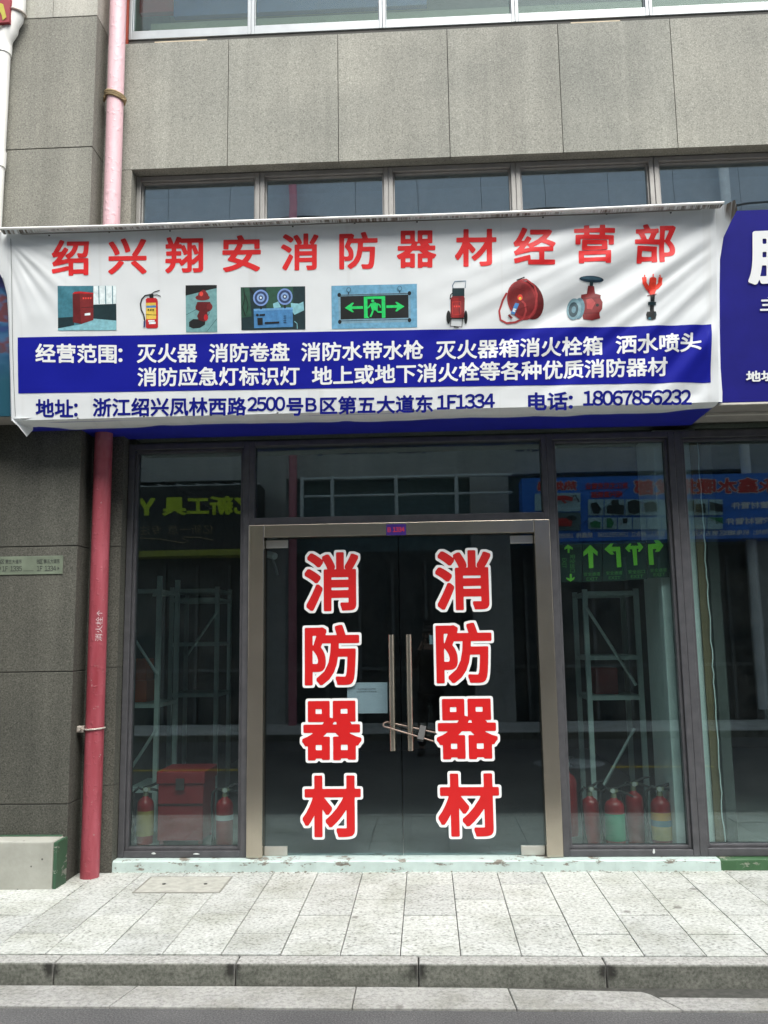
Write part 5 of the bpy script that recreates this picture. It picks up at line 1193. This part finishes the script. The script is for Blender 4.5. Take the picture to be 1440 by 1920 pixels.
# ================================================================ THE PHOTOGRAPHER (seen in the door glass)
def skin_mesh(name, chains, mats_idx, parent=None, sub=1):
    """chains: list of [(point, radius)...]; first point of later chains may repeat a point of an earlier one"""
    vs = []; rad = []; es = []; key = {}
    def vid(p, r_):
        k = tuple(round(c_, 4) for c_ in p)
        if k not in key: key[k] = len(vs); vs.append(p); rad.append(r_)
        return key[k]
    for ch_ in chains:
        ids = [vid(p, r_) for p, r_ in ch_]
        es += list(zip(ids, ids[1:]))
    me = bpy.data.meshes.new(name); me.from_pydata(vs, es, []); me.materials.append(mats_idx)
    o = bpy.data.objects.new(name, me); COL.objects.link(o)
    md = o.modifiers.new('skin', 'SKIN'); md.use_smooth_shade = True
    for i, sv in enumerate(me.skin_vertices[0].data):
        r_ = rad[i]; sv.radius = r_ if isinstance(r_, tuple) else (r_, r_); sv.use_root = (i == 0)
    s2_ = o.modifiers.new('sub', 'SUBSURF'); s2_.levels = sub; s2_.render_levels = sub
    dg = bpy.context.evaluated_depsgraph_get(); dg.update()
    m2 = bpy.data.meshes.new_from_object(o.evaluated_get(dg)); bpy.data.objects.remove(o)
    m2.name = name; o2 = bpy.data.objects.new(name, m2); COL.objects.link(o2)
    if parent: under(o2, parent)
    return o2
GX, GY = 0.035, -6.30
per = empty('person', 'person in dark clothes photographing the shop with a phone, reflected in the door', 'person', (GX, GY, 0))
M_SKIN = plain('skin', (0.42, 0.26, 0.19), 0.5, var=0.05); M_CLO = plain('dark_jacket_cloth', (0.012, 0.012, 0.013), 0.85); M_TRO = plain('dark_trouser_cloth', (0.014, 0.014, 0.017), 0.85); M_HAIR = plain('black_hair', (0.010, 0.009, 0.009), 0.5)
def G(x, y, z): return (GX + x, GY + y, z)
pel = (G(0, 0, .92), .075)
hand_l, hand_r = G(-.085, .185, 1.545), G(.055, .185, 1.545)
body = [[pel, (G(0, -.01, 1.08), .080), (G(0, -.015, 1.25), .085), (G(0, -.01, 1.38), .072), (G(0, 0, 1.46), .056), (G(0, .015, 1.53), .055), (G(0, .03, 1.60), (.076, .092)), (G(0, .03, 1.68), (.074, .09)), (G(0, .02, 1.735), .05)]]
for s_, hnd, kx_ in ((-1, hand_l, -1), (1, hand_r, 1)):
    body.append([(G(0, -.01, 1.38), .072), (G(s_ * .17, -.01, 1.37), .058), (G(s_ * .235, .03, 1.16), .044), (G(s_ * .17, .15, 1.36), .032), (hnd, .026)])
    body.append([pel, (G(s_ * .085, 0, .84), .060), (G(s_ * .11, .015, .48), .045), (G(s_ * .13, -.01, .10), .038), (G(s_ * .14, .03, .045), .042), (G(s_ * .155, .15, .035), .036)])
    # five fingers curling round the phone
    for f_ in range(4):
        zf = 1.575 - f_ * .021; L0 = (.030, .034, .031, .024)[f_]
        b0 = (hnd[0] - s_ * .004, hnd[1] + .012, zf)
        body.append([(hnd, .026), (b0, .0095), ((b0[0] - s_ * .010, b0[1] + L0 * .8, zf - .003), .0085), ((b0[0] - s_ * .026, b0[1] + L0 * 1.25, zf - .005), .0075), ((b0[0] - s_ * (.026 + L0 * .5), b0[1] + L0 * 1.3, zf - .006), .0065)])
    body.append([(hnd, .026), ((hnd[0] - s_ * .012, hnd[1] - .006, hnd[2] - .036), .011), ((hnd[0] - s_ * .032, hnd[1] + .002, hnd[2] - .046), .0095), ((hnd[0] - s_ * .048, hnd[1] + .010, hnd[2] - .040), .008)])
bo = skin_mesh('body', body, M_SKIN, per)
# face: nose, brows, ears, mouth
mb = MB()
mb.tube([G(0, .115, 1.655), G(0, .132, 1.625), G(0, .128, 1.612)], [.008, .013, .011], 8)
for s_ in (-1, 1): mb.tube([G(s_ * .078, .03, 1.66), G(s_ * .086, .022, 1.64), G(s_ * .078, .03, 1.61)], [.010, .016, .009], 8)
mb.tube([G(-.025, .112, 1.580), G(0, .120, 1.578), G(.025, .112, 1.580)], [.005, .008, .005], 8)
under(mb.build('face_features', M_SKIN, None, smooth=True), per)
mb = MB()
for s_ in (-1, 1): mb.lathe([(.002, -.012), (.011, -.006), (.013, 0), (.011, .006), (.002, .012)], G(s_ * .032, .100, 1.645), 10)
under(mb.build('eyes', M_HAIR, None, smooth=True), per)
skin_mesh('hair', [[(G(0, .0, 1.70), (.088, .095)), (G(0, -.03, 1.66), (.086, .085)), (G(0, -.04, 1.60), (.07, .06))], [(G(0, .0, 1.70), (.088, .095)), (G(0, .055, 1.745), (.07, .035))]], M_HAIR, per)
jk = [[(G(0, 0, .80), (.165, .13)), (G(0, 0, .90), (.172, .13)), (G(0, -.01, 1.08), (.165, .125)), (G(0, -.015, 1.25), (.175, .135)), (G(0, -.01, 1.39), (.125, .10)), (G(0, 0, 1.465), .068)]]
for s_ in (-1, 1): jk.append([(G(0, -.01, 1.39), (.125, .10)), (G(s_ * .175, -.01, 1.375), .074), (G(s_ * .238, .03, 1.16), .060), (G(s_ * .178, .135, 1.335), .048), (G(s_ * .125, .165, 1.44), .044)])
skin_mesh('jacket', jk, M_CLO, per)
tr = []
for s_ in (-1, 1): tr.append([(G(0, 0, .92), (.155, .125)), (G(s_ * .088, 0, .82), .105), (G(s_ * .112, .012, .48), .078), (G(s_ * .132, -.01, .10), .066)])
skin_mesh('trousers', tr, M_TRO, per)
mb = MB()
for s_ in (-1, 1): mb.tube([G(s_ * .135, -.07, .05), G(s_ * .137, -.02, .058), G(s_ * .145, .06, .052), G(s_ * .155, .15, .040), G(s_ * .158, .19, .032)], [.035, .046, .048, .046, .026], 14)
under(mb.build('shoes', M_RUBBER, None, smooth=True), per)
ph = empty('phone', 'black phone held up by the photographer, reflected in the door', 'phone', (0, -6.07, 1.56))
mb = MB(); mb.box(GX - .095, GX + .062, -6.085, -6.077, 1.522, 1.596); under(mb.build('case', plain('phone_black', (0.02, 0.02, 0.022), 0.25), None, bevel=0.003), ph)
mb = MB(); mb.lathe([(.006, 0), (.006, .003)], (0, 0, 0), 12); mb.v = [(v[0] - .04, -6.0765 + v[2], v[1] + 1.58) for v in mb.v]; under(mb.build('lens', M_BLACK, None), ph)
bpy.data.objects.remove(_fo)
